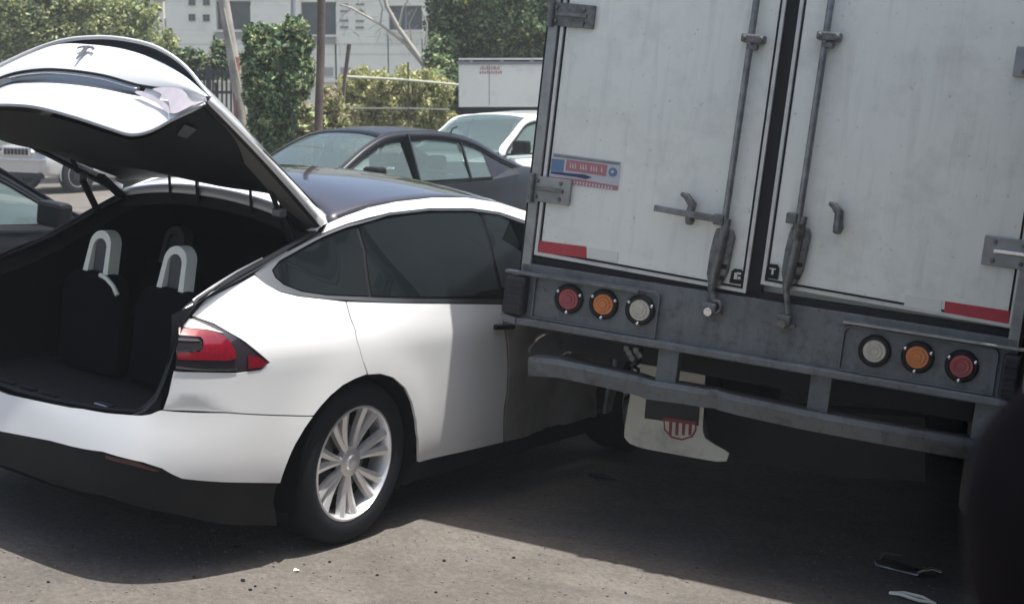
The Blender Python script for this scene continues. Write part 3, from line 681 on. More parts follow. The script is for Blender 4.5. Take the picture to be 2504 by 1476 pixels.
# lamp sections that ride on the gate (sky reflection put into their pale colour)
def gface(w_, t):       # t: 0 at row C, 1 at row E
    return rowp('C', w_).lerp(rowp('E', w_), t) + Vector((-.012, 0, .012))
def glamp(pts, mt_, nm):
    poly = [Vector(p) for p in pts]; vs, fs = fill2d([(p[0], p[1]) for p in spline(pts, .03, True)], .03)
    return obj(nm, [cfv(gface(v[0], v[1])) for v in vs], [list(f) for f in fs], mt_, go, smooth=180)
lm = mat('sky_toned_lamp_cover', (0.46, 0.42, 0.45), 0.15, coat=1.0, var=0.1, vscale=15)
def gate_wt(px, py, w0=.6, t0=.3):
    def pr(w_, t):
        p = CARM @ cfv(gface(w_, t)); d = p - Vector((0, 0, HC)); z = d.dot(FS); return PCX + FPX * d.dot(RS) / z, PCY - FPX * d.dot(US) / z
    for _ in range(25):
        a, b = pr(w0, t0); e = 1e-4; a1, b1 = pr(w0 + e, t0); a2, b2 = pr(w0, t0 + e)
        j = [(a1 - a) / e, (a2 - a) / e, (b1 - b) / e, (b2 - b) / e]; det = j[0] * j[3] - j[1] * j[2]
        if abs(det) < 1e-9: break
        dx, dy = px - a, py - b
        w0 += max(-.1, min(.1, (j[3] * dx - j[1] * dy) / det)); t0 += max(-.2, min(.2, (j[0] * dy - j[2] * dx) / det))
        w0 = max(-.8, min(.8, w0)); t0 = max(-.4, min(1.05, t0))
    return w0, t0
gl1 = [gate_wt(*p) for p in [(373,218),(407,214),(455,228),(500,249),(488,257),(455,274),(427,290),(421,277),(412,248),(395,230)]]
gl2 = [gate_wt(*p) for p in [(329,226),(347,223),(385,240),(410,258),(420,277),(423,292),(408,274),(385,254),(350,238)]]
glamp(gl1, lm, 'gate_lamp'); glamp(gl2, lm, 'gate_lamp')
glamp([(-w_, t) for w_, t in gl1], lm, 'gate_lamp'); glamp([(-w_, t) for w_, t in gl2], lm, 'gate_lamp')
# emblem: a T with a curved cap
def skin(w_, t): return rowp('B', w_).lerp(rowp('C', w_), t) + Vector((-.012, 0, .014)) * (1 + .8 * sin(pi * t))
def emb(poly, nm, mt_):
    vs, fs = fill2d(poly, .02); a = [cfv(skin(v[0], v[1])) for v in vs]; return obj(nm, a, [list(f) for f in fs], mt_, go, solid=-.004)
EC = .03
emb([(EC-.050,.30),(EC-.03,.23),(EC,.21),(EC+.03,.23),(EC+.050,.30),(EC+.046,.37),(EC+.030,.31),(EC+.014,.30),(EC+.004,.72),(EC-.004,.72),(EC-.014,.30),(EC-.030,.31),(EC-.046,.37)], 'emblem', M['alloy_dark'])
# inner side of the gate
def inn(w_, t):
    # from the lip (t=0) to the hinge (t=1); bulges downwards in the middle
    a, b = rowp('E', w_ * .985), hingep(w_ * .93, -.008)
    p = a.lerp(b, t); k = 1 - abs(w_ / .8)**2.5
    p.z -= (.085 * sin(pi * min(t * 1.15, 1)) + .07 * math.exp(-((t - .16) / .13)**2)) * k + .012 * (1 - t)
    return p
MB().grid([[cfv(inn(w_, i / 20)) for w_ in WS] for i in range(21)]).obj('gate_inner_panel', M['interior'], go, smooth=60)
MB().tube([cfv(rowp('E', w_, -.004)) for w_ in WS], .007 * KC, 8).obj('gate_lower_edge', M['satin'], go, smooth=180)
for sg in (1, -1):
    P1, P2, P3, P4 = [], [], [], []
    for i in range(13):
        t = i / 12; a = rowp('A', .8 * sg); b = Vector((.0, .65 * sg, sinterp(ZT, .0) + .022)); p = a.lerp(b, t) + Vector((0, sg * .012 * sin(pi * t), .05 * sin(pi * t) * .1))
        P1.append(cfv(p)); P2.append(cfv(p + Vector((-.010, -.010 * sg, -.018 - .008 * t)))); P3.append(cfv(p + Vector((-.01, -.02 * sg, -.03 - .012 * t)))); P4.append(cfv(p + Vector((-.015, -.075 * sg - .02 * t * sg, -.05 - .02 * t))))
    MB().grid([P1, P2]).obj('gate_side_edge', M['paint'], go, smooth=60, solid=.004)
    MB().grid([P2, P3]).obj('gate_side_seal', M['gasket'], go)
    MB().grid([P3, P4]).obj('gate_side_trim', M['seatgrey'], go)
# plastic covers and strip on the inner panel, struts and hinges
MB().prism([cfv(inn(.735, .035) + V(-.01,0,-.01)), cfv(inn(.755, .075) + V(-.01,0,-.02)), cfv(inn(.715, .085) + V(-.01,0,-.02)), cfv(inn(.70, .05) + V(-.01,0,-.02))], V(0, .004, .004)).obj('gate_bracket', M['seatgrey'], go)
for sg in (-1, 1):
    q0 = Vector(car_plane(163, 362, -.63)); q1 = Vector(car_plane(243, 524, -.63)); q2 = q0.lerp(q1, .42)
    f_ = lambda q: cf(q.y, sg * .63, q.z)
    MB().tube([f_(q0), f_(q2)], .011 * KC, 10).obj('gas_strut', M['gasket'], car, smooth=60)
    MB().tube([f_(q2), f_(q1)], .017 * KC, 10).obj('gas_strut', M['interior'], car, smooth=60)
    MB().box(f_(q2), (.05, .05, .04)).obj('strut_joint', M['alloy_dark'], car, bevel=.008)
    q3 = Vector(car_plane(238, 428, -.6)); q4 = Vector(car_plane(290, 478, -.6))
    MB().bar(cf(q3.y, sg * .58, q3.z), cf(q4.y, sg * .58, q4.z), .05, .03).obj('hinge_arm', M['interior'], car, bevel=.006)
for w_ in (-.27, -.09, .25, .44):
    MB().bar(roofp(-.042, w_ / .64, -.06), roofp(-.05, w_ / .64 - .02, .055), .014 if w_ in (-.27, .25) else .035, .012).obj('hinge_bracket', M['gasket'], car)
    
# ================================================================ the box truck
KT = .93; TRY = radians(20.7)
TRO = V(1.231 * KT, 7.40 * KT, 0); TZ0 = HC / KT - (2.095 - 1.022)      # lamp line height in drawing units
TRM = Matrix.Translation(TRO) @ Matrix.Rotation(-TRY, 4, 'Z')
truck = thing('box_truck', 'white box truck seen from behind, its rear corner pressed into the white car', 'truck', STREET @ TRM)
def tf(x, u, y=0.0): return Vector((x * KT, y * KT, (u + TZ0) * KT))    # y>0 goes into the truck, y<0 towards the viewer
def tbox(x0, x1, u0, u1, y0, y1): 
    return MB().box(tf((x0 + x1) / 2, (u0 + u1) / 2, (y0 + y1) / 2), ((x1 - x0) * KT, abs(y1 - y0) * KT, (u1 - u0) * KT))
def tpoly(pts, y0, y1): return MB().prism([tf(x, u, y0) for x, u in pts], (0, (y1 - y0) * KT, 0))
_ti = TRM.inverted()
def tpx(px, py, y=0.0):                       # photo position -> (x,u) on the rear face
    o = _ti @ Vector((0, 0, HC)); d = _ti.to_3x3() @ px_ray_street(px, py)
    t = (y * KT - o.y) / d.y; p = o + d * t; return (p.x / KT, p.z / KT - TZ0)
TOP = 2.62
box = tbox(-1.262, 1.262, .10, TOP + .06, .06, 9.5).obj('cargo_box', M['t_white'], truck)
tbox(-1.262, 1.262, TOP, TOP + .14, -.03, .06).obj('top_frame', M['t_post'], truck, bevel=.006)
def door(x0b, x1b, ub0, ub1, x0t, x1t, ut, lab=None):
    q = [(x0b, ub0), (x1b, ub1), (x1t, ut), (x0t, ut)]
    d = tpoly(q, -.01, .045).obj('rear_door', M['t_white'], truck, bevel=.003)
    if lab: d['label'] = lab
    def ins(k):
        return [(x0b + k, ub0 + k), (x1b - k, ub1 + k), (x1t - k, ut - k), (x0t + k, ut - k)]
    a, b, c, e = ins(0), ins(.017), ins(.019), ins(.030)
    m1, m2 = MB(), MB()
    for i in range(4):
        j = (i + 1) % 4
        m1.prism([tf(*a[i], -.022), tf(*a[j], -.022), tf(*b[j], -.022), tf(*b[i], -.022)], (0, .014, 0))
        m2.prism([tf(*c[i], -.012), tf(*c[j], -.012), tf(*e[j], -.012), tf(*e[i], -.012)], (0, .004, 0))
    m1.obj('door_edge_trim', M['t_trim'], d); m2.obj('door_seal', M['gasket'], d)
    return d
dl = door(*[-1.213, -.058], .221, .190, *[-1.205, -.045], TOP - .03)
dr = door(.012, 1.232, .247, .219, .022, 1.225, TOP - .03)
tbox(-.056, .014, .18, TOP - .02, .0, .05).obj('door_gap_seal', M['gasket'], truck)
# corner posts
for sg in (-1, 1):
    tbox(*sorted((sg * 1.222, sg * 1.275)), .10, TOP, -.03, .055).obj('corner_post', M['t_post'], truck, bevel=.004)
    tbox(*sorted((sg * 1.278, sg * 1.290)), .10, TOP, -.012, .05).obj('post_edge', M['gasket'], truck)
# hinges
for x0, x1, u0, u1 in ((-1.285,-1.025,1.425,1.545), (-1.285,-1.045,.505,.64), (1.045,1.285,.50,.64), (1.055,1.285,1.39,1.53)):
    sg = 1 if x0 > 0 else -1
    h = tbox(x0, x1, u0, u1, -.034, -.012).obj('hinge', M['t_hw'] if x0 < 0 and u0 > 1 else M['t_post'], truck, bevel=.004)
    tbox(x0 + .05, x1 - .04, (u0 + u1) / 2 - .008, (u0 + u1) / 2 + .012, -.052, -.03).obj('hinge_rib', M['t_hw'] if sg < 0 else M['chrome'], h, bevel=.004)
    MB().tube([tf(sg * 1.262, u0 - .01, -.045), tf(sg * 1.262, u1 + .01, -.045)], .016, 12).obj('hinge_pin', M['t_hw'], h, smooth=50)
    for k in range(4):
        bx = x0 + .05 + (k % 2) * (x1 - x0 - .11); bu = u0 + .025 + (k // 2) * (u1 - u0 - .05)
        MB().lathe([(0, .012), (.009, .010), (.011, 0)], tf(bx, bu, -.034), (0, -1, 0), 8).obj('hinge_bolt', M['t_hw'], h, smooth=50)
# locking rods with guides, levers, lower locks and cams
def rod(pt, pb, lower, cam_px, side):
    (xt, ut), (xb, ub) = pt, pb; k = (TOP - .05 - ut) / (ut - ub); top = (xt + (xt - xb) * k, TOP - .05)
    r = MB().tube([tf(*top, -.055), tf(xb, ub, -.055)], .0165, 12).obj('locking_rod', M['t_rod'], truck, smooth=60)
    return r
A1, A2 = tpx(1850, 0, -.055), tpx(1764, 600, -.055); B1, B2 = tpx(2033, 0, -.055), tpx(1944, 600, -.055)
r1 = rod(A1, A2, None, None, -1); r2 = rod(B1, B2, None, None, 1)
for (px, py) in ((1843, 96), (2028, 90)):
    x, u = tpx(px, py, -.05)
    k = tbox(x - .058, x + .058, u - .020, u + .022, -.085, -.012).obj('rod_guide', M['t_hw'], truck, bevel=.008)
    for s_ in (-1, 1): MB().lathe([(0, .014), (.010, .012), (.013, 0)], tf(x + s_ * .043, u, -.085), (0, -1, 0), 8).obj('guide_bolt', M['t_hw'], k, smooth=50)
    tbox(x - .028, x + .028, u - .055, u - .028, -.075, -.03).obj('rod_collar', M['t_hw'], truck, bevel=.006)
def housing(px, py):
    x, u = tpx(px, py, -.04)
    pr = [(-.045, .155), (.04, .155), (.056, .12), (.052, -.06), (.03, -.13), (-.03, -.15), (-.052, -.08), (-.056, .03), (-.052, .11)]
    h = tpoly([(x + a + b * .055, u + b) for a, b in pr], -.05, -.012).obj('lock_housing', M['t_hw'], truck, bevel=.006)
    for b in (.09, .03, -.03, -.09):
        tbox(x + .018 + b * .055, x + .044 + b * .055, u + b - .014, u + b + .010, -.056, -.045).obj('lock_stud', M['alloy_dark'] if b > 0 else M['gasket'], h, bevel=.003)
    MB().tube([tf(x + .02, u + .21, -.055), tf(x - .002, u + .02, -.062), tf(x - .02, u - .16, -.06)], [.0165, .024, .019], 10).obj('rod_sleeve', M['t_hw'], h, smooth=60)
    return x, u
for (hx, hy, cx_, cy_, big) in ((1760, 634, 1743, 752, 1), (1944, 630, 1923, 782, 0)):
    x, u = housing(hx, hy); x2, u2 = tpx(cx_, cy_, -.06)
    MB().tube([tf(x - .02, u - .15, -.058), tf(x2 + .005, u2 + .03, -.062)], .015, 10).obj('locking_rod', M['t_hw'], truck, smooth=60)
    c = MB().box(tf(x2 - .01, u2, -.07), (.065, .05, .05)).obj('cam_lock', M['t_hw'], truck, bevel=.008)
    MB().lathe([(0, .03), (.02, .028), (.024, 0)], tf(x2 - .012, u2 - .018, -.085), (0, -1, 0), 10).obj('cam_pin', M['chrome'] if big else M['t_hw'], c, smooth=50)
    if big: MB().tube([tf(x2 + .02 + .026 * cos(a), u2 + .01 + .03 * sin(a), -.08) for a in [radians(20 * k - 120) for k in range(13)]], .010, 8).obj('cam_hook', M['t_hw'], c, smooth=60)
    tbox(x2 - .05, x2 + .045, u2 - .035, u2 - .02, -.06, -.02).obj('cam_plate', M['t_hw'], c)
# left lever, its catch, and the stub and catch on the right door
a, b = tpx(1600, 508, -.07), tpx(1768, 538, -.06)
lv = MB().bar(tf(*a, -.075), tf(a[0] + (b[0]-a[0])*.62, a[1] + (b[1]-a[1])*.62, -.075), .016, .030).obj('door_lever', M['t_rod'], truck, bevel=.004)
MB().bar(tf(a[0] + (b[0]-a[0])*.58, a[1] + (b[1]-a[1])*.58, -.07), tf(*b, -.06), .028, .034).obj('lever_pivot', M['t_hw'], lv, bevel=.006)
MB().box(tf(b[0] - .02, b[1], -.06), (.05, .045, .05)).obj('lever_clamp', M['t_hw'], lv, bevel=.006)
def catch(pp, mt_='t_hw'):
    q = [tpx(*p, -.04) for p in pp]
    o = MB().tube([tf(x, u, -.045 - .012 * (i % 2)) for i, (x, u) in enumerate(q)], [.010, .017, .022, .021, .024, .020][:len(q)], 10).obj('lever_catch', M[mt_], truck, smooth=50)
    return o
catch([(1668, 474), (1682, 480), (1694, 500), (1690, 520), (1688, 536), (1688, 545)])
catch([(2030, 497), (2042, 503), (2053, 520), (2052, 540), (2050, 556), (2048, 568)])
x, u = tpx(1938, 533, -.05); MB().box(tf(x, u, -.055), (.05, .06, .05)).obj('lever_clamp', M['t_hw'], truck, bevel=.006)
x, u = tpx(1948, 575, -.05); MB().tube([tf(x + .006, u + .06, -.06), tf(x, u - .02, -.06)], .026, 10).obj('rod_collar', M['t_hw'], truck, smooth=50)
# black labels in the lower inner corners of the doors
for px, py, gl in ((1801, 676, 'P'), (1888, 664, 'T')):
    x, u = tpx(px, py, -.02)
    pr = [(-.033, -.036), (.033, -.036), (.034, .018), (.022, .038), (-.016, .038), (-.028, .024)]
    lb = tpoly([(x + a, u + b) for a, b in pr], -.022, -.012).obj('corner_label', M['gasket'], dl if gl == 'P' else dr)
    for (a, b, c_, d_) in (((-.012, -.014, .0, .018), (.0, .012, .018, .022), (.008, -.012, .018, .0)) if gl == 'P' else ((-.014, .012, .014, .016), (-.002, -.014, .004, .012))):
        tbox(x + min(a, c_), x + max(a, c_) + .004, u + min(b, d_), u + max(b, d_) + .002, -.025, -.021).obj('label_mark', M['t_trim'], dl if gl == 'P' else dr)
# reflective tape
def tape(pp, mt_, par_):
    q = [tpx(*p, -.012) for p in pp]
    return tpoly(q, -.0145, -.0105).obj('reflective_tape', M[mt_], par_)
tape([(1316, 588), (1434, 603), (1434, 631), (1312, 616)], 'tape_red', dl)
tape([(1440, 605), (1512, 616), (1509, 641), (1437, 630)], 'tape_white', dl)
tape([(2311, 736), (2469, 760), (2466, 793), (2308, 770)], 'tape_red', dr)
tape([(2213, 720), (2303, 734), (2301, 766), (2210, 752)], 'tape_white', dr)
# sticker with its faded print
def spoly(pp, mt_, y0, par_, nm='print'):
    q = [tpx(*p, -.012) for p in pp]
    return tpoly(q, y0, -.0115).obj(nm, M[mt_], par_)
st = spoly([(1352, 373), (1519, 396), (1511, 466), (1341, 441)], 'sticker', -.0135, dl, 'sticker')
spoly([(1355, 376), (1516, 398), (1515, 404), (1354, 383)], 't_rod', -.0150, st)
spoly([(1350, 388), (1381, 391), (1377, 421), (1347, 417)], 'sticker_blue', -.0150, st)
spoly([(1386, 390), (1486, 404), (1482, 431), (1383, 416)], 'sticker_red', -.0150, st)
spoly([(1348, 419), (1430, 427), (1448, 434), (1432, 438), (1410, 433), (1347, 424)], 'sticker_navy', -.0156, st)
x, u = tpx(1499, 421, -.012); MB().lathe([(0, .0045), (.022, .0045), (.022, 0)], tf(x, u, -.0115), (0, -1, 0), 18).obj('print', M['sticker_blue'], st)
MB().lathe([(0, .0060), (.008, .0060), (.008, 0)], tf(x - .002, u + .002, -.0115), (0, -1, 0), 14).obj('print', M['sticker'], st)
spoly([(1343, 431), (1419, 439), (1512, 455), (1509, 465), (1418, 453), (1342, 442)], 'sticker_red', -.0150, st)
for k in range(13):
    x0 = 1394 + k * 6.4; y0 = 396 + k * .9
    spoly([(x0, y0 + 2), (x0 + 2.0, y0 + 2.5), (x0 + 2.8, y0 + 15), (x0 - .8, y0 + 14.5)], 'sticker_red' if k % 4 == 3 else 'sticker', -.0158, st)
for k in range(20):
    x0 = 1350 + k * 7.6; y0 = 434 + k * 1.15
    spoly([(x0, y0), (x0 + 3.5, y0 + .4), (x0 + 2.6, y0 + 7.5), (x0 - .8, y0 + 7)], 'sticker', -.0158, st)
# rear sill with recessed lamp panels
sill = MB()
tbox(-1.27, 1.27, -.155, .17, -.03, .10).obj('rear_sill', M['t_frame'], truck, bevel=.004)
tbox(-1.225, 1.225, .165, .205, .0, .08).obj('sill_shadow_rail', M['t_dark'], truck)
tbox(-1.29, 1.27, -.158, -.118, -.075, -.028).obj('sill_lip', M['t_frame'], truck, bevel=.008)
tpoly([(-1.345, -.105), (-1.255, -.118), (-1.255, -.158), (-1.33, -.150)], -.085, .02).obj('sill_lip', M['t_frame'], truck, bevel=.004)
def lamp_panel(x0, x1, u0, u1, rnd_left):
    def rr(k):
        p = []; r = .035
        cs = [(x0 + k, u0 + k), (x1 - k, u0 + k), (x1 - k, u1 - k), (x0 + k, u1 - k)]
        for i, (cx_, cu) in enumerate(cs):
            if i in (2, 3):
                sx = -1 if i == 2 else 1
                for q in range(5):
                    a = pi / 2 * q / 4
                    if i == 2: p.append((cx_ - r + r * cos(a), cu - r + r * sin(a)))
                    else: p.append((cx_ + r - r * sin(a), cu - r + r * cos(a)))
            else: p.append((cx_, cu))
        return p
    o_, i_ = rr(0), rr(.014); n = len(o_); m_ = MB()
    vs = [tf(*p, -.03) for p in o_] + [tf(*p, -.055) for p in rr(.003)] + [tf(*p, -.055) for p in rr(.010)] + [tf(*p, -.036) for p in i_]
    fs = [[r * n + i, r * n + (i + 1) % n, (r + 1) * n + (i + 1) % n, (r + 1) * n + i] for r in range(3) for i in range(n)]
    m_.add(vs, fs + [[3 * n + i for i in range(n)]])
    return m_.obj('lamp_panel', M['t_frame'], truck, smooth=30)
pl_ = lamp_panel(-1.185, -.487, -.116, .132, True); pr_ = lamp_panel(.452, 1.195, -.116, .118, False)
def lamp(px, py, lens, bolts=True, ring='gasket', sz=1.0):
    x, u = tpx(px, py, -.05)
    l = MB().lathe([(.074 * sz, -.0), (.074 * sz, .012), (.066 * sz, .020), (.055 * sz, .020), (.054 * sz, .010), (0, .010)], tf(x, u, -.036), (0, -1, 0), 36).obj('marker_lamp', M[ring], truck, smooth=40)
    MB().lathe([(0, .022), (.018, .022), (.020, .019), (.034, .020), (.036, .017), (.050, .017), (.054, .010)], tf(x, u, -.036), (0, -1, 0), 36).obj('lens', M[lens], l, smooth=20)
    if bolts:
        for a in (150, 25, 268): MB().lathe([(0, .008), (.0075, .006), (.010, 0)], tf(x + .070 * cos(radians(a)), u + .070 * sin(radians(a)), -.055), (0, -1, 0), 10).obj('lamp_bolt', M['chrome'], l, smooth=60)
    l['label'] = {'lens_red': 'round red marker lamp', 'lens_amber': 'round amber marker lamp', 'lens_white': 'round white marker lamp'}[lens]
    return l
for (px, py, k) in ((1390, 731, 'lens_red'), (1475, 744, 'lens_amber'), (1564, 758, 'lens_white'), (2138, 858, 'lens_white'), (2243, 873, 'lens_amber'), (2351, 895, 'lens_red')):
    lamp(px, py, k, bolts=not (px == 2138))
# rubber dock bumpers
for x0, x1, lab in ((-1.335, -1.215, None), (1.215, 1.30, None)):
    d = tbox(x0, x1, -.105, .10, -.10, .05).obj('dock_bumper', M['black_rubber'], truck, bevel=.015)
    for k in range(3): tbox(x0 + .01, x1 - .01, -.07 + k * .055, -.05 + k * .055, -.108, -.095).obj('bumper_rib', M['black_rubber'], d, bevel=.004)
tbox(-1.345, -.60, .112, .126, -.085, -.02).obj('sill_edge', M['t_frame'], truck, bevel=.003)
tbox(.45, 1.31, .122, .134, -.075, -.02).obj('sill_edge', M['t_post'], truck, bevel=.003)
# underride guard: posts and a bent lower channel
for x0, x1 in ((-.470, -.358), (.325, .432)):
    tbox(x0, x1, -.345, -.158, -.02, .05).obj('guard_post', M['t_frame'], truck, bevel=.004)
tbox(1.12, 1.24, -.40, -.158, .0, .10).obj('guard_post', M['t_frame'], truck, bevel=.004)
top = [(-1.165, -.335), (-1.0, -.318), (-.72, -.325), (-.55, -.333), (-.49, -.343), (-.45, -.341), (-.33, -.336), (-.20, -.336), (-.135, -.331), (-.12, -.336), (.0, -.341), (.33, -.352), (.7, -.353), (1.19, -.352)]
bot = [(x, u - .098 - .003 * sin(x * 9)) for x, u in top]
m_ = MB(); rows = [[], [], [], [], []]
for (x, u), (x2, u2) in zip(top, bot):
    dn = .014 * math.exp(-((x + .13) / .04)**2) + .014 * math.exp(-((x + .5) / .05)**2)
    rows[0].append(tf(x, u + .004, .06)); rows[1].append(tf(x, u + .004, -.05 + dn)); rows[2].append(tf(x, u - .018, -.055 + dn)); rows[3].append(tf(x2, u2 + .01, -.03 + dn * .4)); rows[4].append(tf(x2, u2, .05))
m_.grid(rows); m_.obj('guard_bar', M['t_frame'], truck, smooth=25, solid=.006)
MB().tube([tf(x, u + .004, -.05 + .014 * math.exp(-((x + .13) / .04)**2) + .014 * math.exp(-((x + .5) / .05)**2)) for x, u in top], .005, 6).obj('guard_lip', M['t_post'], truck, smooth=180)
# chassis, axles, wheels
for sg in (-1, 1): tbox(sg * .45 - .04, sg * .45 + .04, -.20, .08, .12, 9).obj('chassis_rail', M['t_dark'], truck)
for k in range(8): tbox(-1.2, 1.2, -.02, .09, .5 + k * 1.1, .6 + k * 1.1).obj('cross_member', M['t_dark'], truck)
tbox(-1.1, 1.1, -.32, -.16, .30, .36).obj('cross_member', M['t_dark'], truck)
for y_ in (4.0, 5.2):
    MB().tube([tf(-1.1, .5 / KT - TZ0, y_), tf(1.1, .5 / KT - TZ0, y_)], .07, 12).obj('axle', M['t_dark'], truck)
    for sg in (-1, 1):
        for q in (1.20, .86):
            MB().lathe([(.25, 0), (.30, .01), (.44, .02), (.49, -.02), (.50, -.05), (.50, -.22), (.48, -.26), (.25, -.27), (.24, -.1), (.12, -.06), (0, -.06)], tf(sg * q, .5 / KT - TZ0, y_), (sg, 0, 0), 32).obj('wheel', M['rubber'], truck, smooth=40)
# spare-wheel coil / hoses seen under the sill on the left
MB().tube([tf(-.60 + .02 * sin(k * 1.3), -.19 - k * .012, .05 + .03 * cos(k * 1.3)) for k in range(14)], .010, 6).obj('air_hose', M['black_rubber'], truck, smooth=60)
for k in range(5): MB().box(tf(-.65 + .018 * k, -.20 - .022 * (k % 3), .02), (.03, .03, .03), Matrix.Rotation(k, 3, 'Y')).obj('hose_coupling', M['t_hw'], truck, bevel=.004)
# mud flaps
FY = .32
def flap(pp, mt_, nm='mud_flap'):
    q = [tpx(*p, FY) for p in spline(pp, 12, True)]
    return tpoly(q, FY, FY + .012).obj(nm, M[mt_], truck, smooth=40)
fl = flap([(1563, 843), (1618, 850), (1715, 866), (1722, 960), (1719, 1055), (1735, 1078), (1783, 1108), (1776, 1127), (1755, 1128), (1650, 1110), (1560, 1092), (1531, 1075), (1527, 1050), (1542, 960)], 'flap')
fl['label'] = 'white mud flap with a red striped shield'
def onflap(pp, mt_, y, nm): 
    q = [tpx(*p, FY) for p in pp]; return tpoly(q, FY - y, FY - .0005).obj(nm, M[mt_], fl)
onflap([(1580, 975), (1712, 985), (1708, 1040), (1576, 1022)], 'flap_dark', .003, 'flap_panel')
fs_ = mat('flap_shield_red', (0.22, 0.04, 0.05), 0.6)
M['shield'] = fs_
onflap([(1622, 1018), (1704, 1030), (1703, 1052), (1694, 1068), (1668, 1076), (1642, 1070), (1624, 1050)], 'shield', .004, 'shield')
onflap([(1626, 1022), (1700, 1033), (1699, 1050), (1691, 1064), (1668, 1071), (1644, 1065), (1628, 1048)], 'flap', .006, 'shield')
for k in range(4):
    x0 = 1637 + k * 16; onflap([(x0, 1030 + k * 2), (x0 + 8, 1031 + k * 2), (x0 + 6, 1064), (x0 - 1, 1062)], 'shield', .008, 'shield_stripe')
onflap([(1626, 1018), (1702, 1029), (1701, 1038), (1626, 1028)], 'shield', .008, 'shield_stripe')
q = [tpx(*p, FY + .3) for p in [(1722, 985), (2262, 1020), (2262, 1176), (2050, 1165), (1800, 1120), (1735, 1085)]]
tpoly(q, FY + .3, FY + .5).obj('spare_tray', M['t_dark'], truck)
M['flap_mid'] = mat('dusty_grey_flap', (0.09, 0.08, 0.072), 0.8, var=0.2)
fr = flap([(2376, 1000), (2420, 1008), (2396, 1150), (2372, 1245), (2345, 1238), (2360, 1110)], 'flap_mid'); fr['label'] = 'pale edge of the right mud flap'

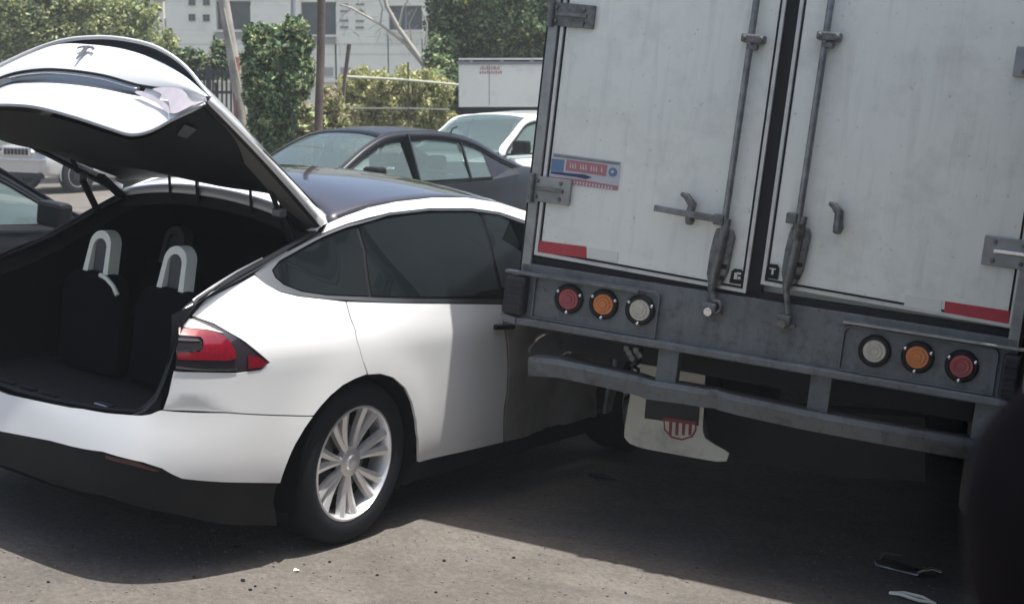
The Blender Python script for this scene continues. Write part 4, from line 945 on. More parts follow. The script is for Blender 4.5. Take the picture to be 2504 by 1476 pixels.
# ================================================================ other vehicles
def gen_car(name, label, mw, sp, paint, cat='car'):
    """x forward from the rear axle, y left, z up.  arch: side window arch curve (x,z,half width); stations: (x, bottom, top, half width)"""
    root = thing(name, label, cat, mw)
    st = sp['st']
    X0, X1 = st[0][0], st[-1][0]
    tb = [(s[0], s[1]) for s in st]; tt = [(s[0], s[2]) for s in st]; tw = [(s[0], s[3]) for s in st]
    rows = []; n = 56
    for i in range(n + 1):
        x = X0 + (X1 - X0) * i / n; zb, zt, w_ = sinterp(tb, x), sinterp(tt, x), sinterp(tw, x); h = zt - zb
        half = [(w_ * .90, zb), (w_ * .985, zb + h * .12), (w_, zb + h * .38), (w_ * .995, zb + h * .60), (w_ * .975, zb + h * .66), (w_ * .972, zb + h * .80), (w_ * .94, zb + h * .93), (w_ * .86, zt), (w_ * .5, zt + .025), (0, zt + .032)]
        rows.append([V(x, -a, b) for a, b in half] + [V(x, a, b) for a, b in reversed(half[:-1])])
    b_ = MB().grid(rows)
    b_.add(rows[0], [list(range(len(rows[0])))[::-1]]); b_.add(rows[-1], [list(range(len(rows[0])))])
    body = b_.obj('body', paint, root, smooth=35)
    def sidew(x, k=0): return sinterp(tw, x)
    # wheels with dark arch and a painted lip
    for wx in (0.0, sp['wb']):
        for sg in (1, -1):
            w_ = sidew(wx); r_ = sp['r']
            MB().lathe([(0, .004), (r_ * 1.13, .004), (r_ * 1.14, -.03)], V(wx, sg * w_, r_ + .01), (0, sg, 0), 36).obj('wheel_arch', M['liner'], root)
            MB().tube([V(wx + r_ * 1.16 * cos(a), sg * (w_ - .004), r_ + .01 + r_ * 1.16 * sin(a)) for a in [radians(-15 + 210 * k / 22) for k in range(23)]], .014, 6).obj('arch_lip', paint, root, smooth=180)
            wheel('wheel', root, V(wx, sg * (w_ + .012), r_), r_, r_ * .66, .2, (0, sg, 0), sp.get('spk', 5), scale=1, pair=False)
    ar = sp['arch']; XA = [a[0] for a in ar]
    za = [(a[0], a[1]) for a in ar]; wa = [(a[0], a[2]) for a in ar]
    N_ = 48; xs_ = [XA[0] + (XA[-1] - XA[0]) * i / N_ for i in range(N_ + 1)]
    def cap(x, v, dz=0.0): 
        w_ = sinterp(wa, x); return V(x + sp.get('bow', .10) * (1 - v*v) * max(0, (x - sp['rf']) / (XA[-1] - sp['rf'])) - .08 * (1 - v*v) * max(0, (sp['rr'] - x) / (sp['rr'] - XA[0])), v * w_, sinterp(za, x) + .045 * (1 - abs(v)**2.4) + dz)
    vv = [-1 + q / 8 for q in range(17)]
    def seg(x0, x1, k=12): return [[cap(x0 + (x1 - x0) * i / k, v) for v in vv] for i in range(k + 1)]
    MB().grid(seg(sp['rr'], sp['rf'])).obj('roof', paint, root, smooth=180, solid=.01)
    MB().grid(seg(sp['rf'], XA[-1])).obj('windscreen', M['glass'], root, smooth=180)
    MB().grid(seg(XA[0], sp['rr'])).obj('rear_window', M['glass'], root, smooth=180)
    # side frames, glass
    def side(x, z, off=0.0):
        zr, wr = sinterp(za, x), sinterp(wa, x); wb_ = sinterp(tw, x) * .93; zb = sp['belt']
        t = min(max((z - zb) / max(zr - zb, .05), 0), 1); return wb_ + (wr - wb_) * t + off
    zb = sp['belt']
    for sg in (1, -1):
        m1, m2 = MB(), MB()
        r1, r2 = [], []
        for x in xs_:
            z = sinterp(za, x); r1.append([V(x, sg * (side(x, z) - .0), z + .006), V(x, sg * (side(x, z - .05) + .008), max(z - .055, zb - .03))])
            r2.append([V(x, sg * (side(x, z - .05) + .010), max(z - .053, zb - .03)), V(x, sg * (side(x, z - .075) + .004), max(z - .075, zb - .04))])
        m1.grid(r1).obj('roof_pillar', paint, root, smooth=50, solid=.02); m2.grid(r2).obj('window_seal', M['gasket'], root, smooth=50, solid=.008)
        MB().tube([V(x, sg * (side(x, sinterp(za, x)) + .004), sinterp(za, x) + .010) for x in xs_], .013, 6).obj('roof_moulding', sp.get('mould', M['gasket']), root, smooth=180)
        for x0, x1 in sp['win']:
            pts = [(x0, zb)]; k = 10
            for i in range(k + 1):
                x = x0 + (x1 - x0) * i / k; pts.append((x, max(sinterp(za, x) - .06, zb + .001)))
            pts.append((x1, zb)); pts = pts[::-1]
            vs, fs = fill2d(pts, .15)
            obj('side_window', [V(p[0], sg * side(p[0], p[1], -.004), p[1]) for p in vs], [list(f) for f in fs], M['glass'], root, smooth=180)
        for x0, x1 in ((XA[0] + .01, sp['win'][0][0] - .01), (sp['win'][-1][1] + .01, XA[-1] - .01)):
            pts = [(x0, zb - .02)] + [(x0 + (x1 - x0) * i / 8, max(sinterp(za, x0 + (x1 - x0) * i / 8) - .045, zb - .015)) for i in range(9)] + [(x1, zb - .02)]
            vs, fs = fill2d(pts[::-1], .15)
            obj('corner_panel', [V(p[0], sg * side(p[0], p[1], .001), p[1]) for p in vs], [list(f) for f in fs], paint, root, smooth=180)
        for x, wd in sp['pil']:
            z = sinterp(za, x) - .03
            MB().bar(V(x, sg * side(x, zb, .004), zb - .02), V(x - sp.get('plean', .05), sg * side(x, z, .004), z), .02, wd, V(0, 1, 0)).obj('door_pillar', M['gasket'], root, bevel=.004)
        MB().bar(V(sp['win'][0][0], sg * side(sp['win'][0][0], zb, .006), zb - .004), V(sp['win'][-1][1], sg * side(sp['win'][-1][1], zb, .006), zb - .004), .012, .022).obj('belt_seal', M['gasket'], root)
        for px_ in sp.get('handles', []):
            MB().bar(V(px_, sg * (sidew(px_) * .975 + .01), zb - .13), V(px_ + .16, sg * (sidew(px_) * .975 + .01), zb - .125), .03, .028).obj('door_handle', sp.get('hmat', M['gasket']), root, bevel=.006)
        mx = sp['mir']; MB().box(V(mx, sg * (side(mx, zb) + .14), zb + .09), (.12, .24, .17)).obj('door_mirror', sp.get('mmat', paint), root, bevel=.03)
        MB().bar(V(mx + .02, sg * (side(mx, zb)), zb + .02), V(mx + .02, sg * (side(mx, zb) + .08), zb + .05), .04, .05).obj('mirror_arm', M['gasket'], root)
    for x, top in sp['seats']:
        for y_ in (-.36, .36):
            s_ = MB().box(V(x, y_, (top + .45) / 2), (.14, .46, top - .45)).obj('seat', M['seatgrey'], root, bevel=.05)
            MB().box(V(x - .01, y_, top + .10), (.09, .24, .15)).obj('headrest', M['seatgrey'], s_, bevel=.04)
    MB().box(V(sp['wb'] * .5, 0, .5), (2.2, 1.4, .1)).obj('cabin_floor', M['interior'], root)
    MB().box(V(XA[-1] - .15, 0, zb - .06), (.45, 1.35, .14)).obj('dashboard', M['interior'], root, bevel=.03)
    return root
def vplace(x, y, z, yaw, roll=0.0, sc_=1.0):
    return Matrix.Translation((x, y, z)) @ Matrix.Rotation(roll, 4, 'Y') @ Matrix.Rotation(yaw, 4, 'Z') @ Matrix.Scale(sc_, 4)

SEDAN = dict(st=[(-.93,.42,.86,.45),(-.90,.30,.96,.68),(-.80,.24,1.03,.78),(-.5,.20,1.045,.84),(0,.20,1.0,.865),(.9,.19,.965,.87),(1.9,.19,.96,.868),(2.5,.20,.93,.86),(2.9,.22,.87,.82),(3.25,.25,.76,.72),(3.36,.35,.62,.50)],
    wb=2.51, r=.315, belt=.965, rf=1.30, rr=.12, arch=[(-.62,1.035,.66),(-.3,1.17,.61),(.05,1.335,.575),(.4,1.415,.56),(.8,1.44,.56),(1.2,1.42,.56),(1.5,1.315,.60),(1.8,1.16,.655),(2.1,1.00,.71)],
    win=[(-.02,.26),(.30,.98),(1.06,1.95)], pil=[(.28,.03),(1.02,.11)], handles=[(.42)], mir=1.68, seats=[(.35, 1.02), (1.15, 1.05)], mmat=M['gasket'])
sedan = gen_car('sedan_car', 'dark grey sedan parked behind the white car with its front window half down', vplace(-.80, 15.9, .345, radians(226)), SEDAN, M['paint_grey'])
MB().box(V(1.30, .35, 1.30), (.02, .30, .10)).obj('sun_visor', M['seatwhite'], sedan, bevel=.01)
MB().tube([V(.35, .58, 1.43), V(.33, .58, 1.47), V(.26, .58, 1.49)], .008, 6).obj('aerial', M['gasket'], sedan)
SUVW = dict(st=[(-.95,.45,.95,.55),(-.9,.35,1.22,.80),(-.5,.28,1.26,.90),(.5,.26,1.26,.92),(1.9,.26,1.26,.92),(2.5,.27,1.23,.90),(3.2,.30,1.12,.88),(3.55,.36,.98,.78),(3.66,.45,.75,.6)],
    wb=2.85, r=.37, mould=M['paint'], belt=1.27, rf=1.25, rr=-.6, arch=[(-.85,1.28,.78),(-.7,1.55,.68),(-.3,1.70,.64),(.3,1.745,.635),(.9,1.73,.635),(1.3,1.69,.64),(1.55,1.53,.67),(1.8,1.38,.72),(1.98,1.275,.77)],
    win=[(-.6,.1),(.18,.95),(1.05,1.86)], pil=[(.14,.06),(1.0,.11)], handles=[.3, 1.2], mir=1.75, seats=[(.3, 1.2), (1.2, 1.2)], mmat=M['gasket'])
suv = gen_car('suv_car', 'white off roader parked behind the grey sedan, next to the truck', vplace(.50, 20.6, .14, radians(228)), SUVW, M['paint'])
JEEP = dict(st=[(-.9,.45,1.0,.6),(-.85,.35,1.12,.82),(-.4,.30,1.15,.92),(1.0,.29,1.13,.935),(2.2,.29,1.12,.935),(2.7,.30,1.10,.93),(3.3,.33,1.05,.92),(3.62,.40,.98,.86),(3.74,.46,.88,.72)],
    wb=2.91, r=.385, belt=1.15, rf=1.35, rr=-.55, arch=[(-.85,1.16,.80),(-.65,1.58,.70),(-.2,1.73,.66),(.4,1.76,.655),(1.0,1.74,.655),(1.4,1.69,.66),(1.8,1.49,.70),(2.2,1.26,.76),(2.4,1.16,.80)],
    win=[(-.55,.1),(.18,1.0),(1.1,2.2)], pil=[(.14,.06),(1.05,.11)], handles=[.3, 1.3], mir=1.95, seats=[(.3, 1.2), (1.3, 1.2)])
jy = radians(236)
_jo = vplace(-10.394, 32.19, .04, radians(236)) @ V(0, 0, 0)
# the visible wheel is its front left one
jpos = Vector((-10.394, 32.19, .04)) - Matrix.Rotation(jy, 3, 'Z') @ V(2.91, 0, 0)
jeep = gen_car('jeep', 'silver off roader with slotted grille seen under the raised liftgate', vplace(jpos.x, jpos.y, jpos.z, jy), JEEP, M['paint_silver'])
gr = MB().box(V(3.745, 0, .90), (.05, 1.0, .17)).obj('grille', M['chrome'], jeep, bevel=.02)
for k in range(7): MB().box(V(3.775, -.36 + k * .12, .90), (.02, .075, .13)).obj('grille_slot', M['gasket'], gr, bevel=.005)
for sg in (1, -1):
    h = MB().box(V(3.655, sg * .68, .92), (.16, .34, .13), Matrix.Rotation(radians(-18 * sg), 3, 'Z')).obj('headlight', M['clear_lens'], jeep, bevel=.03)
    MB().box(V(3.73, sg * .66, .92), (.03, .22, .07), Matrix.Rotation(radians(-18 * sg), 3, 'Z')).obj('lamp_bezel', M['dark_lens'], h, bevel=.01)
    MB().lathe([(0, .02), (.07, .02), (.09, 0)], V(3.66, sg * .62, .58), (1, 0, 0), 16).obj('fog_lamp', M['dark_lens'], jeep)
MB().box(V(3.70, 0, .74), (.14, 1.7, .06)).obj('bumper_bar', M['chrome'], jeep, bevel=.02)
MB().box(V(3.68, 0, .40), (.12, 1.5, .12)).obj('bumper_skirt', M['cladding'], jeep, bevel=.02)
# nearest dark car on the left: only its rear half side, roof line and mirror are in the picture
DARK = dict(SEDAN); DARK.update(mir=1.72, mmat=M['gasket'], handles=[.42, 1.2])
dyaw = radians(58)
pm = on_street(128, 536, 1.02)             # mirror
dk_off = Matrix.Rotation(dyaw, 3, 'Z') @ V(1.72, -.93, 0)
dpos = Vector((pm.x, pm.y, 0)) - Vector((dk_off.x, dk_off.y, 0))
darkcar = gen_car('hatch_car', 'black car parked at the far left beyond the open white car', STREET @ Matrix.Translation(dpos) @ Matrix.Rotation(dyaw, 4, 'Z'), DARK, M['paint_dark'])
MB().bar(V(-.2, -.815, .955), V(2.0, -.83, .95), .012, .03).obj('belt_moulding', M['satin'], darkcar)

# ================================================================ buildings
WY = 44.0
def wpt(px, py, y=WY): return at_y(px, py, y)
def wbox(px0, py0, px1, py1, y0, y1, anchor=None):
    a, b = wpt(px0, py1, anchor or y0), wpt(px1, py0, anchor or y0)
    return MB().box(((a.x + b.x) / 2, (y0 + y1) / 2, (a.z + b.z) / 2), (b.x - a.x, abs(y1 - y0), b.z - a.z))
class Root:
    pass
bpos = wpt(700, 260, WY)
bld = thing('apartment_building', 'white block building with dark windows behind the poles and the leafy bushes', 'building', Matrix.Translation((bpos.x, WY, 0)))
def bobj(mb, name, mt_, parent=None, base=None, **k):
    inv = Vector((base.matrix_world.translation)) if base else Vector((bpos.x, WY, 0))
    mb.v = [v - inv for v in mb.v]; return mb.obj(name, mt_, parent, **k)
# wall as bands with true openings
cols = [(527, 613, 2, 74), (735, 822, 5, 86), (950, 1033, 14, 74)]
X0p, X1p, YT, YB = 408, 1500, -420, 300
def rects_minus(x0, x1, y0, y1, holes):
    xs_ = sorted({x0, x1, *[h[0] for h in holes], *[h[1] for h in holes]}); ys_ = sorted({y0, y1, *[h[2] for h in holes], *[h[3] for h in holes]})
    out = []
    for a, b in zip(xs_, xs_[1:]):
        for c, d in zip(ys_, ys_[1:]):
            mx, my = (a + b) / 2, (c + d) / 2
            if not any(h[0] < mx < h[1] and h[2] < my < h[3] for h in holes): out.append((a, b, c, d))
    return out
wins = cols + [(527, 613, -180, -100), (735, 822, -180, -100), (950, 1033, -170, -105), (1150, 1235, 14, 74), (1150, 1235, -170, -105)]
mm = MB()
for a, b, c, d in rects_minus(X0p, X1p, YT, YB, wins): 
    q = wbox(a, c, b, d, WY, WY + .3); mm.add(q.v, q.f)
bobj(mm, 'wall', M['wall'], bld)
for i, (a, b, c, d) in enumerate(wins):
    q = wbox(a, c, b, d, WY + .22, WY + .26, WY); f_ = bobj(q, 'window', M['pane'], bld)
    m2 = MB(); 
    for k in (0, .36 if i % 3 == 0 else .5, 1):
        x = a + (b - a) * k; r = wbox(x - 1.6 if k else x, c, x + 1.6 if k < 1 else x, d, WY + .17, WY + .21, WY); m2.add(r.v, r.f)
    for y in (c + 1.5, d - 1.5): r = wbox(a, y - 1.5, b, y + 1.5, WY + .175, WY + .205, WY); m2.add(r.v, r.f)
    bobj(m2, 'window_frame', M['wframe'], f_)
    r = wbox(a - 3, d, b + 3, d + 5, WY - .12, WY + .1, WY); bobj(r, 'window_sill', M['wall_cream'], f_)
    if i < 3: r = wbox(a + (14 if i == 1 else 0), d + 5, b, d + 22, WY - .05, WY - .002, WY); bobj(r, 'wall_patch', M['sill'] if i < 2 else M['wall'], bld)
    cw = (.32, .62, .0)[i % 3]
    if cw: r = wbox(a + 3, c + 3, a + (b - a) * cw, d - 3, WY + .27, WY + .30, WY); bobj(r, 'curtain', M['sill'], f_)
for vx, vy, s_ in ((470, 5, 0), (505, 5, 0), (470, 43, 0), (505, 44, 0)):
    r = wbox(vx - 8, vy - 8, vx + 8, vy + 9, WY - .03, WY - .003, WY); v_ = bobj(r, 'vent', M['vent'], bld)
    for dx, dy in ((-4, -4), (4, -4), (-4, 4), (4, 4)):
        r = wbox(vx + dx - 3, vy + dy - 3, vx + dx + 3, vy + dy + 3, WY - .045, WY - .031, WY); bobj(r, 'vent_cell', M['pane'], v_)
for vx, vy in ((842, 20), (880, 19), (842, 59), (880, 60)):
    for dy in (-8, 8):
        r = wbox(vx - 10, vy + dy - 2.4, vx + 10, vy + dy + 2.4, WY - .03, WY - .003, WY); bobj(r, 'vent', M['vent'], bld)
for vx in (803, 846):
    r = wbox(vx - 13, 165, vx + 12, 187, WY - .03, WY - .003, WY); bobj(r, 'vent', M['sill'], bld)
for yy in (108, 133, -60):   # courses of the block wall
    r = wbox(X0p, yy - .5, X1p, yy + .5, WY - .008, WY - .002, WY); bobj(r, 'mortar_line', M['sill'], bld)
r = wbox(408, 196, 1120, 202, WY - .25, WY - .01, WY); bobj(r, 'ledge', M['wall_cream'], bld)
rb = wbox(X0p, YT - 12, X1p, YT, WY - .4, WY + 9, WY); bobj(rb, 'roof', M['sill'], bld)
rb = wbox(X0p, YT, X0p + 6, YB, WY + .3, WY + 9, WY); bobj(rb, 'wall', M['wall'], bld)
# the cream house beyond, seen between the hedge and the white wall
C2 = 60.0
b2p = wpt(330, 60, C2)
b2 = thing('house', 'bright cream house corner above the hedge at the top left', 'house', Matrix.Translation((b2p.x, C2, 0)))
def b2o(px0, py0, px1, py1, y0, y1, nm, mt_, par=None):
    r = wbox(px0, py0, px1, py1, y0, y1, C2); r.v = [v - Vector((b2p.x, C2, 0)) for v in r.v]; return r.obj(nm, mt_, par or b2)
b2o(-900, -300, 382, 260, C2, C2 + 6, 'wall', M['wall_cream']); b2o(382, -300, 412, 44, C2 + .6, C2 + 6, 'wall', M['wall_cream']); b2o(382, 44, 412, 260, C2 + .5, C2 + 6, 'wall', M['vent'])
b2o(375, -8, 412, 3, C2 - .3, C2 + .4, 'ledge', M['sill']); b2o(384, 18, 388, 40, C2 + .5, C2 + .58, 'downpipe', M['vent'])
b2o(-910, -312, 420, -300, C2 - .5, C2 + 6.5, 'roof', M['sill'])
# pale pillar at the left edge
q0, q1 = at_y(-60, 300, 39), at_y(42, 70, 39)
pw = thing('gate_pillar', 'pale plastered gate pillar standing at the left edge behind the liftgate', 'pillar', Matrix.Translation(((q0.x + q1.x) / 2, 39, 0)))
MB().box((0, 0, q1.z / 2 - .2), (q1.x - q0.x, .9, q1.z + .4)).obj('pillar_shaft', M['wall'], pw, bevel=.02)
MB().box((0, 0, q1.z + .03), (q1.x - q0.x + .06, .96, .06)).obj('pillar_cap', M['wall_cream'], pw, bevel=.01)

# ================================================================ poles, fences, white box
def pole(name, label, pts, mt_, y, extra=None, n=14):
    P = [(at_y(px, py, y), w_ / FPX * y / 2) for px, py, w_ in pts]
    base = P[-1][0]; k = (0.0 - base.z); d = (P[-1][0] - P[-2][0]).normalized(); foot = base + d * ((ground_z(base.x, y) - .05 - base.z) / d.z)
    t = thing(name, label, 'pole', Matrix.Translation(foot))
    top = P[0][0] - d * 3.0
    MB().tube([top - foot] + [p - foot for p, r in P] + [V(0, 0, 0)], [P[0][1]] + [r for p, r in P] + [P[-1][1] * 1.05], n).obj('shaft', mt_, t, smooth=60)
    return t, foot
p1, f1 = pole('utility_pole', 'weathered grey leaning pole with a faded red painted band', [(545, -10, 26), (560, 80, 27), (578, 190, 29), (592, 300, 30)], M['wood'], 21)
# red band round the lower part
a, b = at_y(580, 140, 21), at_y(590, 290, 21)
MB().tube([a - f1 + V(-.028, -.012, 0), b - f1 + V(-.028, -.012, 0)], [.066, .072], 14).obj('painted_band', M['wood_red'], p1, smooth=60)
MB().tube([at_y(548, 20, 20.9) - f1, at_y(606, 300, 20.9) - f1], .012, 6).obj('cable', M['fence'], p1)
p2, f2 = pole('utility_pole', 'straight dark brown wooden pole in front of the white wall', [(786, -10, 20), (784, 150, 20), (778, 325, 21)], M['wood_brown'], 19)
p3, f3 = pole('utility_pole', 'thin grey post rising behind the green bush', [(717, -10, 12), (717, 80, 12), (716, 200, 12)], M['wframe'], 30)
# pale fence frame with a leaning post
FYY = 24.0
fb = at_y(835, 310, FYY); fence = thing('wire_fence', 'rusty pale pipe fence frame in front of the dry climbers', 'fence', Matrix.Translation((fb.x, FYY, ground_z(fb.x, FYY))))
def fo(px, py): return at_y(px, py, FYY) - Vector((fb.x, FYY, ground_z(fb.x, FYY)))
def ext(a, b): return b + (b - a).normalized() * 1.0
MB().tube([fo(854, 108), fo(843, 190), fo(833, 305), ext(fo(843, 190), fo(833, 305))], [.035, .03, .025, .025], 8).obj('post', M['wood_brown'], fence)
MB().tube([fo(845, 190), fo(836, 310), ext(fo(845,190), fo(836, 310))], .018, 6).obj('post', M['fence'], fence)
MB().tube([fo(998, 152), fo(999, 310), ext(fo(998,152), fo(999, 310))], .016, 6).obj('post', M['wood_brown'], fence)
MB().tube([fo(849, 188), fo(980, 195), fo(1060, 202), fo(1121, 208)], .022, 8).obj('rail', M['fence'], fence)
MB().tube([fo(800, 272), fo(838, 265), fo(998, 265), fo(1100, 268)], .016, 6).obj('rail', M['fence'], fence)
for k in range(10): MB().tube([fo(790 + k * .4, 190 + k * 13), fo(1000, 196 + k * 12)], .003, 4).obj('wire', M['wood_brown'], fence)
# black bar fence beside the pole
BY = 26.0; bb = at_y(500, 270, BY); bf = thing('bar_fence', 'black vertical bar fence between the open liftgate and the grey pole', 'fence', Matrix.Translation((bb.x, BY, ground_z(bb.x, BY))))
def bo(px, py): return at_y(px, py, BY) - Vector((bb.x, BY, ground_z(bb.x, BY)))
for k in range(16): x = 455 + k * 11; MB().tube([bo(x, 168), bo(x, 340)], .018, 6).obj('bar', M['fence_dark'], bf)
for y in (178, 226, 320): MB().bar(bo(450, y), bo(630, y), .04, .05).obj('rail', M['fence_dark'], bf)
MB().bar(bo(510, 160), bo(510, 350), .08, .08).obj('post', M['fence_dark'], bf); MB().bar(bo(615, 160), bo(615, 360), .08, .10).obj('post', M['leaf_dark'], bf)
# white storage box / small truck body behind the white off roader
KY = 27.0; kb = at_y(1122, 262, KY); kx = at_y(1560, 262, KY); kt = at_y(1122, 157, KY)
ct = thing('truck_body', 'grey white cargo box of a parked truck above the white off roader', 'truck', Matrix.Translation((kb.x, KY, 0)))
def kbx(x0, x1, z0, z1, y0, y1): return MB().box(((x0 + x1) / 2, (y0 + y1) / 2, (z0 + z1) / 2), (x1 - x0, y1 - y0, z1 - z0))
W_ = kx.x - kb.x
kbx(0, W_, kb.z, kt.z, 0, 2.2).obj('box_panel', M['box_white'], ct, bevel=.01)
kbx(-.03, W_ + .03, kt.z, kt.z + .045, -.03, 2.2).obj('box_top_rail', M['vent'], ct); kbx(0, W_, kt.z + .075, kt.z + .105, 0.0, 2.1).obj('box_top_rail', M['box_white'], ct)
for k in range(6): kbx(.2 + k * .55, .26 + k * .55, kt.z + .045, kt.z + .08, .0, 2.1).obj('roof_slat', M['vent'], ct)
kbx(0, .03, kb.z, kt.z, -.015, -.001).obj('edge_trim', M['wall'], ct); kbx(0.03, W_, kb.z, kb.z + .03, -.015, -.001).obj('edge_trim', M['wall'], ct); kbx(.55, .56, kb.z + .04, kt.z - .01, -.006, -.001).obj('panel_seam', M['vent'], ct)
kbx(.05, W_, kb.z - .30, kb.z - .01, .15, 2.0).obj('chassis', M['t_dark'], ct)
for x in (.5, 3.0):
    for y_ in (.1, 1.9): MB().lathe([(0, 0), (.25, 0), (.42, .01), (.44, .05), (.44, .22), (.2, .25)], V(x, y_, .44 + ground_z(kb.x, KY)), (0, -1 if y_ < 1 else 1, 0), 24).obj('wheel', M['rubber'], ct)
kbx(2.6, 3.4, .45, kb.z - .3, .3, 1.9).obj('chassis', M['t_dark'], ct); kbx(.2, .9, .45, kb.z - .3, .3, 1.9).obj('chassis', M['t_dark'], ct)
# two faded lines of red lettering, too worn to read in the photograph
random.seed(3)
for r, (px0, px1, py0, py1) in enumerate(((1175, 1222, 162, 171), (1173, 1224, 173, 181))):
    k = 0; x = px0
    while x < px1:
        w_ = random.uniform(2.5, 5.5); a, b = at_y(x, py1, KY), at_y(x + w_ * .75, py0, KY)
        kbx(a.x - kb.x, b.x - kb.x, a.z, b.z if k % 2 else (a.z + b.z) / 2 + .012, -.004, -.001).obj('lettering', M['red_text'], ct); x += w_ + 1.2; k += 1

# ================================================================ vegetation
def leaf_cloud(blobs, n, size, aspect=2.2, droop=.35, seed=1, edge=.5):
    rnd = random.Random(seed); vs, fs = [], []
    tot = sum(b[1][0] * b[1][2] for b in blobs)
    for c, r in [(Vector(b[0]), b[1]) for b in blobs]:
        k = int(n * r[0] * r[2] / tot)
        for _ in range(k):
            d = Vector((rnd.gauss(0, 1), rnd.gauss(0, 1), rnd.gauss(0, 1))).normalized()
            q = rnd.random()**edge
            nn = noise.noise(Vector((d.x * 1.9 + c.x, d.y * 1.9, d.z * 1.9 + c.z)) * 1.5)
            q *= 1 + .35 * nn
            p = c + Vector((d.x * r[0], d.y * r[1], d.z * r[2])) * q
            s_ = size * rnd.uniform(.55, 1.35)
            a = Vector((rnd.gauss(0, 1), rnd.gauss(0, 1), rnd.gauss(-droop, .6))).normalized(); b = a.cross(Vector((rnd.gauss(0, 1), rnd.gauss(0, 1), rnd.gauss(0, 1)))).normalized()
            nrm = a.cross(b)
            i = len(vs); L_ = s_ * aspect / 2
            vs += [p - a * L_, p + b * s_ * .5 + nrm * s_ * .12, p + a * L_, p - b * s_ * .5 + nrm * s_ * .12]; fs += [(i, i + 1, i + 2), (i, i + 2, i + 3)]
    return vs, fs
def rawobj(name, vs, fs, mt_, parent):
    me = bpy.data.meshes.new(name); me.from_pydata([tuple(v) for v in vs], [], fs); me.materials.append(mt_)
    o = bpy.data.objects.new(name, me); COL.objects.link(o); o.parent = parent; return o
def plant(name, label, cat, y, blobs_px, layers, trunks, group=None, seed=1, droop=.35):
    """blobs_px: (px, py, radius_x px, radius_z px, depth offset m, depth radius m)"""
    b0 = blobs_px[0]; c0 = at_y(b0[0], b0[1], y); foot = V(c0.x, y, ground_z(c0.x, y))
    t = thing(name, label, cat, Matrix.Translation(foot), group)
    bl = []
    for px, py, rx, rz, dy, ry in blobs_px:
        c = at_y(px, py, y + dy) - foot; s_ = (y + dy) / FPX; bl.append((c, (rx * s_, ry, rz * s_)))
    rr_ = random.Random(seed + 50); sat = []
    for c, r in bl:
        for _ in range(9):
            d = Vector((rr_.gauss(0, 1), rr_.gauss(0, .7), rr_.gauss(.15, 1))).normalized(); k = rr_.uniform(.16, .38)
            sat.append((c + Vector((d.x * r[0], d.y * r[1], d.z * r[2])) * rr_.uniform(.85, 1.18), (r[0] * k, r[1] * k, r[2] * k)))
    bl = bl + sat
    for i, lay in enumerate(layers):
        mt_, n, size = lay[:3]
        vs, fs = leaf_cloud(bl, n, size, lay[3] if len(lay) > 3 else 2.2, seed=seed * 10 + i, droop=droop if len(lay) < 4 else 1.6); rawobj('crown' if i == 0 else 'leaf_layer', vs, fs, M[mt_], t)
    for pts, r0, r1, mt_ in trunks:
        P = [at_y(px, py, y) - foot for px, py in pts]
        if P[-1].z > .4 and len(trunks) == 1: P.append(V(P[-1].x, 0, 0))
        n = len(P); MB().tube(P, [r0 + (r1 - r0) * i / (n - 1) for i in range(n)], 8).obj('trunk' if r1 > .04 else 'branch', M[mt_], t, smooth=60)
    return t
plant('hedge_tree', 'big olive green tree mass at the top left above the raised liftgate', 'tree', 36,
      [(150, 60, 150, 85, 0, 1.4), (20, 30, 130, 70, .5, 1.4), (300, 70, 90, 70, .2, 1.1), (380, 150, 55, 75, -.2, .9), (90, 0, 170, 60, 0, 1.3), (230, 10, 110, 45, .3, 1.1), (120, 150, 110, 80, -.2, .9), (330, 40, 35, 50, 0, .5), (-80, 60, 110, 100, 0, 1.2), (400, 210, 50, 80, 0, .8)],
      [('leaf_olive', 70000, .050), ('leaf_dark', 16000, .065), ('leaf_dry', 20000, .045)], [([(150, 60), (160, 180), (165, 300)], .05, .14, 'bark'), ([(300, 60), (260, 170), (200, 300)], .03, .09, 'bark')], seed=2)
plant('bush', 'tall dark green climbing bush between the grey pole and the brown pole', 'bush', 20.2,
      [(680, 130, 75, 60, 0, .45), (675, 220, 72, 75, 0, .5), (720, 80, 32, 42, 0, .3), (640, 90, 34, 35, 0, .3), (660, 310, 55, 60, 0, .4), (730, 180, 36, 60, 0, .3), (620, 210, 22, 80, .1, .3), (690, 360, 40, 40, 0, .3)],
      [('leaf_green', 13000, .040), ('leaf_dark', 11000, .050), ('leaf_olive', 9000, .038)], [([(675, 150), (672, 260), (668, 380)], .02, .06, 'bark'), ([(700, 100), (715, 220), (705, 380)], .015, .04, 'bark')], seed=3, droop=.7)
plant('broadleaf_tree', 'dense dark green tree behind the cargo box and the truck edge', 'tree', 32,
      [(1190, 60, 120, 90, 0, 1.1), (1300, 40, 100, 100, .3, 1.1), (1090, 60, 50, 110, 0, .6), (1110, 180, 60, 70, -.2, .5), (1180, -40, 140, 80, 0, 1.2), (1250, 130, 110, 40, 0, .8), (1400, 60, 90, 130, .3, 1.0), (1080, 260, 50, 60, .3, .5), (1230, 40, 70, 70, -.7, .5), (1092, 240, 42, 80, -3.0, .5), (1075, 150, 40, 60, -1.0, .5)],
      [('leaf_dark', 28000, .065), ('leaf_green', 30000, .055), ('leaf_olive', 26000, .052)], [([(1200, 60), (1190, 200), (1185, 330)], .06, .15, 'bark'), ([(1300, 60), (1260, 180), (1200, 330)], .04, .1, 'bark')], seed=4)
